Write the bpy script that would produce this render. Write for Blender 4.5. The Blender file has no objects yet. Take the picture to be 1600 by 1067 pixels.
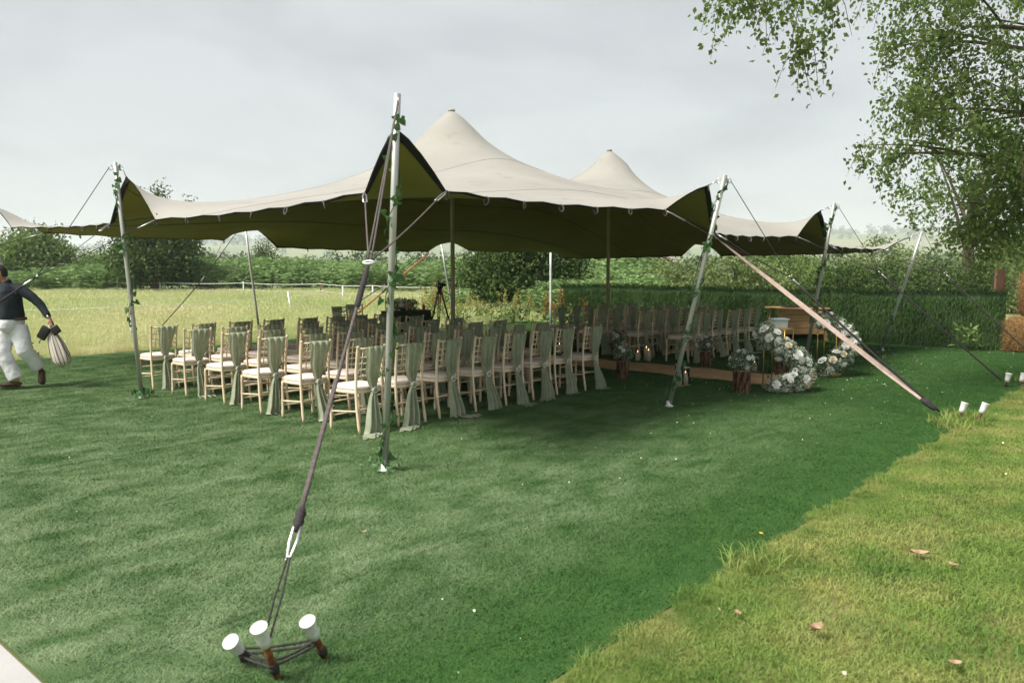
import bpy, bmesh, math, random
import numpy as np
from mathutils import Vector, Matrix

sc = bpy.context.scene
COL = sc.collection
R = math.radians
PI = math.pi
rnd = random.Random(7)
rng = np.random.default_rng(11)

# ------------------------------------------------------------------ camera
cam_d = bpy.data.cameras.new('camera')
cam = bpy.data.objects.new('camera', cam_d)
COL.objects.link(cam)
cam.location = (0, 0, 1.73)
cam.rotation_euler = (R(90 - 5.213), 0, 0)
cam_d.sensor_width = 36
cam_d.lens = 28.0
cam_d.clip_start = 0.05
cam_d.clip_end = 9000
cam_d.dof.use_dof = True
cam_d.dof.focus_distance = 11.0
cam_d.dof.aperture_fstop = 2.8
sc.camera = cam

# ------------------------------------------------------------------ world
SUN_EL, SUN_AZ = 52, 240          # degrees; azimuth measured clockwise from +Y
wd = bpy.data.worlds.new('World')
sc.world = wd
wd.use_nodes = True
nt = wd.node_tree
for n in list(nt.nodes):
    nt.nodes.remove(n)
def N(t, ty, **kw):
    n = t.nodes.new(ty)
    for k, v in kw.items():
        setattr(n, k, v)
    return n
out = N(nt, 'ShaderNodeOutputWorld')
bg = N(nt, 'ShaderNodeBackground')
bg.inputs['Strength'].default_value = 0.1
sky = N(nt, 'ShaderNodeTexSky', sky_type='NISHITA', sun_disc=False)
sky.sun_elevation = R(SUN_EL)
sky.sun_rotation = R(SUN_AZ)
sky.dust_density = 3.0
tc = N(nt, 'ShaderNodeTexCoord')
sep = N(nt, 'ShaderNodeSeparateXYZ')
nt.links.new(tc.outputs['Generated'], sep.inputs[0])
zz = N(nt, 'ShaderNodeMath', operation='MAXIMUM')
zz.inputs[1].default_value = 0.0
nt.links.new(sep.outputs['Z'], zz.inputs[0])
za = N(nt, 'ShaderNodeMath', operation='ADD')
za.inputs[1].default_value = 0.22
nt.links.new(zz.outputs[0], za.inputs[0])
dx = N(nt, 'ShaderNodeMath', operation='DIVIDE')
dy = N(nt, 'ShaderNodeMath', operation='DIVIDE')
nt.links.new(sep.outputs['X'], dx.inputs[0]); nt.links.new(za.outputs[0], dx.inputs[1])
nt.links.new(sep.outputs['Y'], dy.inputs[0]); nt.links.new(za.outputs[0], dy.inputs[1])
cmb = N(nt, 'ShaderNodeCombineXYZ')
nt.links.new(dx.outputs[0], cmb.inputs[0]); nt.links.new(dy.outputs[0], cmb.inputs[1])
cn = N(nt, 'ShaderNodeTexNoise')
cn.inputs['Scale'].default_value = 1.15
cn.inputs['Detail'].default_value = 5
cn.inputs['Roughness'].default_value = 0.5
cn.inputs['Distortion'].default_value = 0.3
nt.links.new(cmb.outputs[0], cn.inputs['Vector'])
cr = N(nt, 'ShaderNodeValToRGB')
cr.color_ramp.elements[0].position = 0.30
cr.color_ramp.elements[0].color = (0.52, 0.55, 0.59, 1)
cr.color_ramp.elements[1].position = 0.56
cr.color_ramp.elements[1].color = (0.735, 0.775, 0.80, 1)
nt.links.new(cn.outputs['Fac'], cr.inputs[0])
sclr = N(nt, 'ShaderNodeVectorMath', operation='SCALE')
sclr.inputs['Scale'].default_value = 6.8
nt.links.new(cr.outputs[0], sclr.inputs[0])
mx = N(nt, 'ShaderNodeMixRGB')
mx.inputs[0].default_value = 0.93
nt.links.new(sky.outputs[0], mx.inputs[1])
nt.links.new(sclr.outputs[0], mx.inputs[2])
nt.links.new(mx.outputs[0], bg.inputs['Color'])
nt.links.new(bg.outputs[0], out.inputs['Surface'])

# ------------------------------------------------------------------ sun
sl = bpy.data.lights.new('sun', 'SUN')
sl.energy = 5.0
sl.angle = R(22)
sl.color = (1.0, 0.95, 0.87)
sun = bpy.data.objects.new('sun', sl)
COL.objects.link(sun)
az = R(SUN_AZ)
sdir = Vector((math.sin(az) * math.cos(R(SUN_EL)), math.cos(az) * math.cos(R(SUN_EL)), math.sin(R(SUN_EL))))
sun.rotation_euler = (-sdir).to_track_quat('-Z', 'Y').to_euler()

sc.view_settings.view_transform = 'Standard'
sc.view_settings.look = 'None'
sc.view_settings.exposure = 0.5
sc.view_settings.gamma = 1.0
sc.render.engine = 'CYCLES'
sc.cycles.use_denoising = True
sc.cycles.max_bounces = 7
sc.cycles.diffuse_bounces = 4
sc.cycles.glossy_bounces = 3
sc.cycles.transmission_bounces = 4
sc.cycles.transparent_max_bounces = 8
sc.cycles.volume_bounces = 1
sc.cycles.use_adaptive_sampling = True
sc.cycles.adaptive_threshold = 0.02
sc.cycles.sample_clamp_indirect = 6

# ------------------------------------------------------------------ site frame: U along the chair rows, V the way the chairs face
AZ = R(48.8)
UX, UY = math.cos(AZ), math.sin(AZ)
def W(u, v, z=0.0):
    return Vector((-1.61 + u * UX - v * UY, 8.22 + u * UY + v * UX, z))

# ------------------------------------------------------------------ materials
MATS = {}
def mat(name, c1, c2=None, rough=0.8, scale=8.0, bump=0.0, bscale=None, trans=0.0, metal=0.0,
        island=False, world=False, spec=0.3, lo=0.35, hi=0.65, stretch=None, detail=4, hue=0.0):
    m = bpy.data.materials.new(name)
    m.use_nodes = True
    t = m.node_tree
    p = t.nodes['Principled BSDF']
    p.inputs['Roughness'].default_value = rough
    p.inputs['Metallic'].default_value = metal
    p.inputs['Specular IOR Level'].default_value = spec
    p.inputs['Base Color'].default_value = (*c1, 1)
    colout = None
    vec = None
    if c2 is not None or bump:
        if world:
            g = N(t, 'ShaderNodeNewGeometry'); vec = g.outputs['Position']
        else:
            g = N(t, 'ShaderNodeTexCoord'); vec = g.outputs['Object']
        if stretch:
            mp = N(t, 'ShaderNodeMapping')
            mp.inputs['Scale'].default_value = stretch
            t.links.new(vec, mp.inputs[0]); vec = mp.outputs[0]
    if c2 is not None:
        ns = N(t, 'ShaderNodeTexNoise')
        ns.inputs['Scale'].default_value = scale
        ns.inputs['Detail'].default_value = detail
        t.links.new(vec, ns.inputs['Vector'])
        rmp = N(t, 'ShaderNodeMapRange')
        rmp.inputs['From Min'].default_value = lo
        rmp.inputs['From Max'].default_value = hi
        t.links.new(ns.outputs['Fac'], rmp.inputs['Value'])
        fac = rmp.outputs[0]
        if island:
            gi = N(t, 'ShaderNodeNewGeometry')
            av = N(t, 'ShaderNodeMath', operation='MULTIPLY_ADD')
            av.inputs[1].default_value = 0.45
            t.links.new(fac, av.inputs[0])
            hv = N(t, 'ShaderNodeMath', operation='MULTIPLY')
            hv.inputs[1].default_value = 0.55
            t.links.new(gi.outputs['Random Per Island'], hv.inputs[0])
            t.links.new(hv.outputs[0], av.inputs[2])
            fac = av.outputs[0]
        mr = N(t, 'ShaderNodeMixRGB')
        mr.inputs[1].default_value = (*c1, 1)
        mr.inputs[2].default_value = (*c2, 1)
        t.links.new(fac, mr.inputs[0])
        t.links.new(mr.outputs[0], p.inputs['Base Color'])
        colout = mr.outputs[0]
    if bump:
        bn = N(t, 'ShaderNodeTexNoise')
        bn.inputs['Scale'].default_value = bscale or scale * 4
        bn.inputs['Detail'].default_value = 4
        t.links.new(vec, bn.inputs['Vector'])
        bp = N(t, 'ShaderNodeBump')
        bp.inputs['Strength'].default_value = min(1.0, bump)
        bp.inputs['Distance'].default_value = 0.02 * max(1.0, bump)
        t.links.new(bn.outputs['Fac'], bp.inputs['Height'])
        t.links.new(bp.outputs[0], p.inputs['Normal'])
    if trans:
        o = t.nodes['Material Output']
        tr = N(t, 'ShaderNodeBsdfTranslucent')
        if colout:
            t.links.new(colout, tr.inputs['Color'])
        else:
            tr.inputs['Color'].default_value = (*c1, 1)
        ms = N(t, 'ShaderNodeMixShader')
        ms.inputs[0].default_value = trans
        t.links.new(p.outputs[0], ms.inputs[1]); t.links.new(tr.outputs[0], ms.inputs[2])
        t.links.new(ms.outputs[0], o.inputs['Surface'])
    MATS[name] = m
    return m

mat('chair_wood', (0.66, 0.50, 0.33), (0.82, 0.68, 0.51), rough=0.55, scale=9, stretch=(1, 1, 0.25), bump=0.1, bscale=60)
mat('cushion', (0.72, 0.61, 0.54), (0.79, 0.69, 0.63), rough=0.9, scale=12, bump=0.15, bscale=300)
mat('chiffon', (0.40, 0.44, 0.31), (0.51, 0.55, 0.41), rough=0.85, scale=9, trans=0.38, bump=0.15, bscale=220)
mat('pearl', (0.66, 0.64, 0.58), rough=0.3, spec=0.6)
mat('canopy_cloth', (0.305, 0.294, 0.262), (0.345, 0.333, 0.30), rough=0.85, scale=0.9, trans=0.04, bump=0.5, bscale=3.2)
mat('lining_cloth', (0.21, 0.185, 0.035), (0.24, 0.21, 0.05), rough=0.9, scale=1.2, trans=0.05)
mat('seam_cloth', (0.20, 0.19, 0.165), rough=0.9)
mat('seam_dark', (0.10, 0.09, 0.02), rough=0.9)
mat('black_band', (0.012, 0.011, 0.011), rough=0.75)
mat('stain', (0.33, 0.22, 0.12), rough=0.9)
mat('galvanised', (0.42, 0.42, 0.40), (0.52, 0.52, 0.49), rough=0.45, scale=6, metal=0.6, stretch=(1, 1, 0.2))
mat('tan_pole', (0.30, 0.27, 0.17), (0.36, 0.33, 0.22), rough=0.6, scale=6)
mat('white_paint', (0.78, 0.78, 0.77), (0.70, 0.70, 0.68), rough=0.5, scale=15)
mat('rope_black', (0.025, 0.021, 0.022), (0.05, 0.043, 0.045), rough=0.85, scale=80)
mat('rope_grey', (0.085, 0.07, 0.068), (0.13, 0.11, 0.105), rough=0.85, scale=60)
mat('strap_pink', (0.58, 0.45, 0.39), (0.47, 0.34, 0.29), rough=0.85, scale=16, bump=.3, bscale=180)
mat('strap_orange', (0.42, 0.15, 0.06), rough=0.8)
mat('steel', (0.62, 0.61, 0.60), rough=0.28, metal=0.9)
mat('rust', (0.10, 0.035, 0.015), (0.22, 0.085, 0.025), rough=0.85, scale=30, bump=0.3, bscale=120)
mat('cup_white', (0.74, 0.74, 0.72), (0.56, 0.53, 0.47), rough=0.5, scale=22, lo=.52, hi=.78)
mat('ivy_leaf', (0.035, 0.10, 0.030), (0.11, 0.22, 0.075), rough=0.5, scale=9, trans=0.2, island=True)
mat('ivy_stem', (0.06, 0.09, 0.03), rough=0.8)
mat('hessian', (0.46, 0.275, 0.13), (0.56, 0.36, 0.19), rough=0.95, scale=5, bump=0.5, bscale=160)
mat('bark_log', (0.028, 0.015, 0.009), (0.19, 0.11, 0.065), rough=0.95, spec=0.05, lo=.40, hi=.60, scale=26, stretch=(1, 1, 0.28), bump=1.0, bscale=28)
mat('log_end', (0.45, 0.31, 0.18), (0.33, 0.21, 0.11), rough=0.9, scale=18)
mat('bark_birch', (0.16, 0.12, 0.09), (0.07, 0.05, 0.035), rough=0.95, scale=5, stretch=(1, 1, 0.35), bump=0.8, bscale=22)
mat('rose_white', (0.90, 0.90, 0.87), (0.85, 0.85, 0.81), rough=0.85, scale=20, trans=0.3)
mat('rose_cream', (0.68, 0.60, 0.44), (0.72, 0.65, 0.52), rough=0.75, scale=20, trans=0.15)
mat('rose_peach', (0.68, 0.47, 0.34), rough=0.75, trans=0.15)
mat('gyp', (0.80, 0.80, 0.74), (0.62, 0.66, 0.50), rough=0.85, scale=30, trans=0.2, island=True)
mat('flower_leaf', (0.06, 0.125, 0.05), (0.20, 0.27, 0.15), rough=0.7, scale=14, trans=0.2, island=True)
mat('gold', (0.60, 0.37, 0.09), rough=0.32, metal=0.9)
mat('clear_plastic', (0.50, 0.57, 0.61), rough=0.25, trans=0.35, spec=0.5)
mat('table_wood', (0.46, 0.26, 0.11), (0.57, 0.35, 0.16), rough=0.55, scale=5, stretch=(1, 6, 6), bump=0.1, bscale=50)
mat('tray_dark', (0.05, 0.048, 0.045), rough=0.3)
mat('wax', (0.72, 0.64, 0.48), rough=0.5, trans=0.3)
mat('screen_back', (0.028, 0.06, 0.022), rough=0.95)
mat('screen_fuzz', (0.020, 0.052, 0.013), (0.095, 0.165, 0.055), spec=0.06, rough=0.9, scale=2.2, island=True, lo=0.3, hi=0.7, trans=0.1)
mat('old_wood', (0.12, 0.062, 0.035), (0.19, 0.11, 0.07), rough=0.9, scale=4, stretch=(6, 6, 1), bump=0.4, bscale=30)
mat('straw', (0.15, 0.082, 0.025), (0.34, 0.21, 0.08), rough=0.9, scale=6, island=True)
mat('straw_core', (0.10, 0.055, 0.018), (0.22, 0.13, 0.045), rough=0.95, scale=25, bump=0.8, bscale=60)
mat('paving', (0.33, 0.285, 0.235), (0.38, 0.35, 0.305), rough=0.85, scale=3, bump=0.15, bscale=90)
mat('paving_grey', (0.37, 0.36, 0.345), (0.41, 0.40, 0.385), rough=0.85, scale=3, bump=0.15, bscale=90)
mat('fern', (0.10, 0.19, 0.05), (0.29, 0.41, 0.16), rough=0.75, scale=0.6, trans=0.25, island=True)
mat('leaf_dark', (0.025, 0.06, 0.013), (0.11, 0.175, 0.042), rough=0.6, scale=0.8, trans=0.25, island=True)
mat('leaf_mid', (0.08, 0.15, 0.033), (0.23, 0.32, 0.095), rough=0.65, scale=0.6, trans=0.3, island=True)
mat('leaf_pale', (0.11, 0.17, 0.05), (0.26, 0.32, 0.12), rough=0.7, scale=0.5, trans=0.3, island=True)
mat('leaf_birch', (0.055, 0.12, 0.022), (0.24, 0.33, 0.095), rough=0.6, spec=0.15, scale=1.2, trans=0.5, island=True)
mat('leaf_copper', (0.10, 0.02, 0.025), (0.17, 0.05, 0.05), rough=0.7, scale=0.6, trans=0.2, island=True)
mat('leaf_far', (0.06, 0.10, 0.035), (0.13, 0.18, 0.07), rough=0.9, scale=0.02, island=True, world=True)
mat('dock_seed', (0.40, 0.13, 0.03), (0.50, 0.26, 0.07), rough=0.9, scale=6, island=True, trans=0.15)
mat('weed_yellow', (0.30, 0.29, 0.06), (0.45, 0.40, 0.13), rough=0.85, scale=4, island=True, trans=0.25)
mat('twig', (0.10, 0.075, 0.045), rough=0.9)
mat('petal', (0.80, 0.78, 0.72), (0.68, 0.60, 0.38), rough=0.8, scale=3, island=True)
mat('dead_leaf', (0.22, 0.13, 0.07), (0.40, 0.28, 0.18), rough=0.85, scale=30)
mat('yellow_petal', (0.75, 0.42, 0.02), rough=0.7)
mat('navy_cloth', (0.010, 0.015, 0.022), (0.020, 0.027, 0.036), rough=0.85, scale=9, bump=0.3, bscale=14)
mat('white_cloth', (0.62, 0.62, 0.65), (0.70, 0.70, 0.72), rough=0.85, scale=7, bump=0.4, bscale=10)
mat('skin', (0.50, 0.27, 0.175), (0.44, 0.22, 0.14), rough=0.55, scale=16)
mat('hair', (0.012, 0.009, 0.007), (0.03, 0.02, 0.015), rough=0.7, scale=60, bump=0.4, bscale=160)
mat('brown_leather', (0.055, 0.028, 0.016), (0.10, 0.05, 0.03), rough=0.5, scale=20)
mat('black_leather', (0.015, 0.013, 0.012), rough=0.5)
mat('camera_black', (0.012, 0.012, 0.013), rough=0.45)
mat('lens_glass', (0.02, 0.02, 0.03), rough=0.08, spec=0.8)
mat('bottle_red', (0.60, 0.04, 0.03), rough=0.4)
mat('table_cloth', (0.05, 0.07, 0.04), (0.03, 0.045, 0.025), rough=0.9, scale=10)
mat('pylon_steel', (0.35, 0.36, 0.37), rough=0.6, metal=0.3)

def stain_cloth():
    # brownish rain and handling marks on the weathered cloth
    t = MATS['canopy_cloth'].node_tree; p = t.nodes['Principled BSDF']; src = p.inputs['Base Color'].links[0].from_socket
    g = N(t, 'ShaderNodeTexCoord'); mp = N(t, 'ShaderNodeMapping'); mp.inputs['Scale'].default_value = (1.6, 1.6, 3.0); t.links.new(g.outputs['Object'], mp.inputs[0])
    n = N(t, 'ShaderNodeTexNoise'); n.inputs['Scale'].default_value = 1.5; n.inputs['Detail'].default_value = 8; n.inputs['Roughness'].default_value = .6; t.links.new(mp.outputs[0], n.inputs['Vector'])
    r = N(t, 'ShaderNodeMapRange'); r.inputs['From Min'].default_value = .60; r.inputs['From Max'].default_value = .78; r.inputs['To Max'].default_value = .55; t.links.new(n.outputs['Fac'], r.inputs['Value'])
    m = N(t, 'ShaderNodeMixRGB'); m.inputs[2].default_value = (.17, .125, .08, 1); t.links.new(r.outputs[0], m.inputs[0]); t.links.new(src, m.inputs[1]); t.links.new(m.outputs[0], p.inputs['Base Color'])
stain_cloth()

def striped():
    m = bpy.data.materials.new('striped_canvas'); m.use_nodes = True
    t = m.node_tree; p = t.nodes['Principled BSDF']; p.inputs['Roughness'].default_value = 0.9
    uv = N(t, 'ShaderNodeAttribute'); uv.attribute_name = 'stripe'
    mu = N(t, 'ShaderNodeMath', operation='MULTIPLY'); mu.inputs[1].default_value = 12.0
    t.links.new(uv.outputs['Fac'], mu.inputs[0])
    sn = N(t, 'ShaderNodeMath', operation='SINE'); t.links.new(mu.outputs[0], sn.inputs[0])
    mr = N(t, 'ShaderNodeMapRange'); mr.inputs['From Min'].default_value = 0.55; mr.inputs['From Max'].default_value = 0.8
    t.links.new(sn.outputs[0], mr.inputs['Value'])
    mc = N(t, 'ShaderNodeMixRGB'); mc.inputs[1].default_value = (0.56, 0.50, 0.43, 1); mc.inputs[2].default_value = (0.10, 0.085, 0.08, 1)
    t.links.new(mr.outputs[0], mc.inputs[0]); t.links.new(mc.outputs[0], p.inputs['Base Color'])
    MATS['striped_canvas'] = m
striped()

def glass_mat():
    m = bpy.data.materials.new('hurricane_glass'); m.use_nodes = True
    t = m.node_tree; o = t.nodes['Material Output']
    for n in list(t.nodes):
        if n != o: t.nodes.remove(n)
    tr = N(t, 'ShaderNodeBsdfTransparent'); tr.inputs['Color'].default_value = (0.93, 0.95, 0.94, 1)
    gl = N(t, 'ShaderNodeBsdfGlossy'); gl.inputs['Roughness'].default_value = 0.05
    lw = N(t, 'ShaderNodeLayerWeight'); lw.inputs['Blend'].default_value = 0.25
    ms = N(t, 'ShaderNodeMixShader')
    t.links.new(lw.outputs['Fresnel'], ms.inputs[0]); t.links.new(tr.outputs[0], ms.inputs[1]); t.links.new(gl.outputs[0], ms.inputs[2])
    t.links.new(ms.outputs[0], o.inputs['Surface'])
    MATS['hurricane_glass'] = m
glass_mat()

def flame_mat():
    m = bpy.data.materials.new('flame'); m.use_nodes = True
    p = m.node_tree.nodes['Principled BSDF']
    p.inputs['Base Color'].default_value = (1, 0.7, 0.35, 1)
    p.inputs['Emission Color'].default_value = (1.0, 0.62, 0.28, 1)
    p.inputs['Emission Strength'].default_value = 2.5
    MATS['flame'] = m
flame_mat()

def turf_mat(name, dark, light, dust, blades):
    """world-position colour: brushed patches, dusty infill streaks, and the joints between the rolls"""
    m = bpy.data.materials.new(name); m.use_nodes = True
    t = m.node_tree; p = t.nodes['Principled BSDF']
    p.inputs['Roughness'].default_value = 0.9
    p.inputs['Specular IOR Level'].default_value = 0.04
    g = N(t, 'ShaderNodeNewGeometry')
    mp = N(t, 'ShaderNodeMapping', vector_type='POINT')      # into the site frame
    mp.inputs['Rotation'].default_value = (0, 0, -AZ)
    t.links.new(g.outputs['Position'], mp.inputs[0])
    def noise(scl, st, lo, hi, det=5, dist=0.0, off=(0, 0, 0)):
        m2 = N(t, 'ShaderNodeMapping'); m2.inputs['Scale'].default_value = st; m2.inputs['Location'].default_value = off
        t.links.new(mp.outputs[0], m2.inputs[0])
        n = N(t, 'ShaderNodeTexNoise'); n.inputs['Scale'].default_value = scl; n.inputs['Detail'].default_value = det
        n.inputs['Distortion'].default_value = dist
        t.links.new(m2.outputs[0], n.inputs['Vector'])
        r = N(t, 'ShaderNodeMapRange'); r.inputs['From Min'].default_value = lo; r.inputs['From Max'].default_value = hi
        t.links.new(n.outputs['Fac'], r.inputs['Value'])
        return r.outputs[0]
    a = noise(4.2, (0.7, 1.3, 1), 0.28, 0.72, 10)
    b = noise(3.6, (0.7, 1.05, 1), 0.26, 0.84, 13, .25, (3.1, 7.7, 0))
    c = noise(26.0, (1, 1, 1), 0.3, 0.7, 3)
    mx1 = N(t, 'ShaderNodeMixRGB'); mx1.inputs[1].default_value = (*dark, 1); mx1.inputs[2].default_value = (*light, 1)
    ad = N(t, 'ShaderNodeMath', operation='MULTIPLY_ADD'); ad.inputs[1].default_value = 0.4
    t.links.new(c, ad.inputs[0])
    h = N(t, 'ShaderNodeMath', operation='MULTIPLY'); h.inputs[1].default_value = 0.6; t.links.new(a, h.inputs[0]); t.links.new(h.outputs[0], ad.inputs[2])
    fac = ad.outputs[0]
    if blades:
        iv = N(t, 'ShaderNodeMath', operation='MULTIPLY_ADD'); iv.inputs[1].default_value = 0.6
        t.links.new(g.outputs['Random Per Island'], iv.inputs[0])
        h2 = N(t, 'ShaderNodeMath', operation='MULTIPLY'); h2.inputs[1].default_value = 0.5; t.links.new(fac, h2.inputs[0]); t.links.new(h2.outputs[0], iv.inputs[2])
        fac = iv.outputs[0]
    t.links.new(fac, mx1.inputs[0])
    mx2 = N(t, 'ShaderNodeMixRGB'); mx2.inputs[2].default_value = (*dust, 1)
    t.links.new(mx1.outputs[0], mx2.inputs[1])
    # dust left out beside the lawn: painted tree shade and pile direction
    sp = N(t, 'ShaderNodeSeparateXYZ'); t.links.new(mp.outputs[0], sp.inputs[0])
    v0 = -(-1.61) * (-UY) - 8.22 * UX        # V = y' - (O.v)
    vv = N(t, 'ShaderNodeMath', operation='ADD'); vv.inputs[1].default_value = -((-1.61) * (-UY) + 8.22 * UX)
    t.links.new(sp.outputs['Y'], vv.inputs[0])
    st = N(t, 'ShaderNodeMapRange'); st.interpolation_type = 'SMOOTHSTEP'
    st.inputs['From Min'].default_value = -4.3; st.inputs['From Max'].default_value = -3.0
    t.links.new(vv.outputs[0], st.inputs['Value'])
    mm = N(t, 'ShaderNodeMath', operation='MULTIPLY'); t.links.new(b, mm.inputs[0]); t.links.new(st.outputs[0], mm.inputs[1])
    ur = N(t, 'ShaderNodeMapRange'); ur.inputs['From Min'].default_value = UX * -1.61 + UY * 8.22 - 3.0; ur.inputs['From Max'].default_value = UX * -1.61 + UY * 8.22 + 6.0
    ur.inputs['To Min'].default_value = 1.1; ur.inputs['To Max'].default_value = 0.10      # dustier on the open paving side; the fall-off paints in tent shade
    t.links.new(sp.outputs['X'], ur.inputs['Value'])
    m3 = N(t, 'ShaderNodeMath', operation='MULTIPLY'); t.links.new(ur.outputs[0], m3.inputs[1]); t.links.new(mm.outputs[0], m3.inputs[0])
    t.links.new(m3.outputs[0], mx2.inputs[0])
    # joints between rolls
    last = mx2.outputs[0]
    for jv, wid, k in ((0.9, 0.035, 0.55), (4.9, 0.03, 0.4), (-3.1, 0.02, 0.3)):
        s = N(t, 'ShaderNodeMath', operation='SUBTRACT'); s.inputs[1].default_value = jv; t.links.new(vv.outputs[0], s.inputs[0])
        ab = N(t, 'ShaderNodeMath', operation='ABSOLUTE'); t.links.new(s.outputs[0], ab.inputs[0])
        r = N(t, 'ShaderNodeMapRange'); r.inputs['From Min'].default_value = wid * 0.4; r.inputs['From Max'].default_value = wid
        r.inputs['To Min'].default_value = k; r.inputs['To Max'].default_value = 0
        t.links.new(ab.outputs[0], r.inputs['Value'])
        mj = N(t, 'ShaderNodeMixRGB'); mj.inputs[2].default_value = (dark[0] * .4, dark[1] * .4, dark[2] * .4, 1)
        t.links.new(r.outputs[0], mj.inputs[0]); t.links.new(last, mj.inputs[1]); last = mj.outputs[0]
    t.links.new(last, p.inputs['Base Color'])
    if not blades:
        bn = N(t, 'ShaderNodeTexNoise'); bn.inputs['Scale'].default_value = 90; t.links.new(g.outputs['Position'], bn.inputs['Vector'])
        bp = N(t, 'ShaderNodeBump'); bp.inputs['Strength'].default_value = 0.8; bp.inputs['Distance'].default_value = 0.02
        t.links.new(bn.outputs['Fac'], bp.inputs['Height']); t.links.new(bp.outputs[0], p.inputs['Normal'])
    MATS[name] = m
    return m
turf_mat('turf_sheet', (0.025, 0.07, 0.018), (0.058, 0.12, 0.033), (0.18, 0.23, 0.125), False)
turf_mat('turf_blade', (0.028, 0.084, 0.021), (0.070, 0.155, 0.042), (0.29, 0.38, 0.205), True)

def lawn_mat(name, a, b, c, sc1, sc2, island=True, trans=0.25):
    m = bpy.data.materials.new(name); m.use_nodes = True
    t = m.node_tree; p = t.nodes['Principled BSDF']; p.inputs['Roughness'].default_value = 0.7
    p.inputs['Specular IOR Level'].default_value = 0.2
    g = N(t, 'ShaderNodeNewGeometry')
    def nz(s, lo, hi):
        n = N(t, 'ShaderNodeTexNoise'); n.inputs['Scale'].default_value = s; n.inputs['Detail'].default_value = 4
        t.links.new(g.outputs['Position'], n.inputs['Vector'])
        r = N(t, 'ShaderNodeMapRange'); r.inputs['From Min'].default_value = lo; r.inputs['From Max'].default_value = hi
        t.links.new(n.outputs['Fac'], r.inputs['Value']); return r.outputs[0]
    f1 = nz(sc1, 0.36, 0.62); f2 = nz(sc2, 0.46, 0.66)
    if island:
        iv = N(t, 'ShaderNodeMath', operation='MULTIPLY_ADD'); iv.inputs[1].default_value = 0.5
        t.links.new(g.outputs['Random Per Island'], iv.inputs[0])
        h2 = N(t, 'ShaderNodeMath', operation='MULTIPLY'); h2.inputs[1].default_value = 0.55; t.links.new(f1, h2.inputs[0]); t.links.new(h2.outputs[0], iv.inputs[2])
        f1 = iv.outputs[0]
    m1 = N(t, 'ShaderNodeMixRGB'); m1.inputs[1].default_value = (*a, 1); m1.inputs[2].default_value = (*b, 1); t.links.new(f1, m1.inputs[0])
    m2 = N(t, 'ShaderNodeMixRGB'); m2.inputs[2].default_value = (*c, 1); t.links.new(m1.outputs[0], m2.inputs[1])
    h = N(t, 'ShaderNodeMath', operation='MULTIPLY'); h.inputs[1].default_value = 0.65; t.links.new(f2, h.inputs[0]); t.links.new(h.outputs[0], m2.inputs[0])
    t.links.new(m2.outputs[0], p.inputs['Base Color'])
    if trans:
        tr = N(t, 'ShaderNodeBsdfTranslucent'); t.links.new(m2.outputs[0], tr.inputs['Color'])
        ms = N(t, 'ShaderNodeMixShader'); ms.inputs[0].default_value = trans
        t.links.new(p.outputs[0], ms.inputs[1]); t.links.new(tr.outputs[0], ms.inputs[2])
        t.links.new(ms.outputs[0], t.nodes['Material Output'].inputs['Surface'])
    MATS[name] = m
lawn_mat('lawn_blade', (0.085, 0.185, 0.034), (0.265, 0.36, 0.085), (0.42, 0.40, 0.14), 1.9, 1.5)
lawn_mat('lawn_soil', (0.07, 0.10, 0.03), (0.13, 0.15, 0.05), (0.30, 0.22, 0.09), 1.9, 1.3, False, 0)
lawn_mat('meadow_blade', (0.46, 0.55, 0.22), (0.68, 0.70, 0.38), (0.78, 0.71, 0.46), 0.25, 0.16, True, 0.42)
lawn_mat('meadow_soil', (0.18, 0.23, 0.075), (0.26, 0.29, 0.12), (0.34, 0.30, 0.16), 0.25, 0.16, False, 0)

def land_mat():
    m = bpy.data.materials.new('far_land'); m.use_nodes = True
    t = m.node_tree; p = t.nodes['Principled BSDF']; p.inputs['Roughness'].default_value = 0.95
    g = N(t, 'ShaderNodeNewGeometry')
    mp = N(t, 'ShaderNodeMapping'); mp.inputs['Scale'].default_value = (0.0065, 0.0042, 0.0); t.links.new(g.outputs['Position'], mp.inputs[0])
    v = N(t, 'ShaderNodeTexVoronoi', feature='F1'); v.inputs['Scale'].default_value = 1.0; t.links.new(mp.outputs[0], v.inputs['Vector'])
    cr2 = N(t, 'ShaderNodeValToRGB'); t.links.new(v.outputs['Color'], cr2.inputs[0])
    cr2.color_ramp.elements[0].color = (0.13, 0.19, 0.06, 1); cr2.color_ramp.elements[1].color = (0.34, 0.29, 0.15, 1)
    e = cr2.color_ramp.elements.new(0.5); e.color = (0.22, 0.26, 0.10, 1)
    n = N(t, 'ShaderNodeTexNoise'); n.inputs['Scale'].default_value = 0.4; n.inputs['Detail'].default_value = 6; t.links.new(g.outputs['Position'], n.inputs['Vector'])
    mm = N(t, 'ShaderNodeMixRGB', blend_type='MULTIPLY'); mm.inputs[0].default_value = 0.5
    t.links.new(cr2.outputs[0], mm.inputs[1]); t.links.new(n.outputs['Fac'], mm.inputs[2])
    t.links.new(mm.outputs[0], p.inputs['Base Color']); MATS['far_land'] = m
land_mat()

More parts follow.
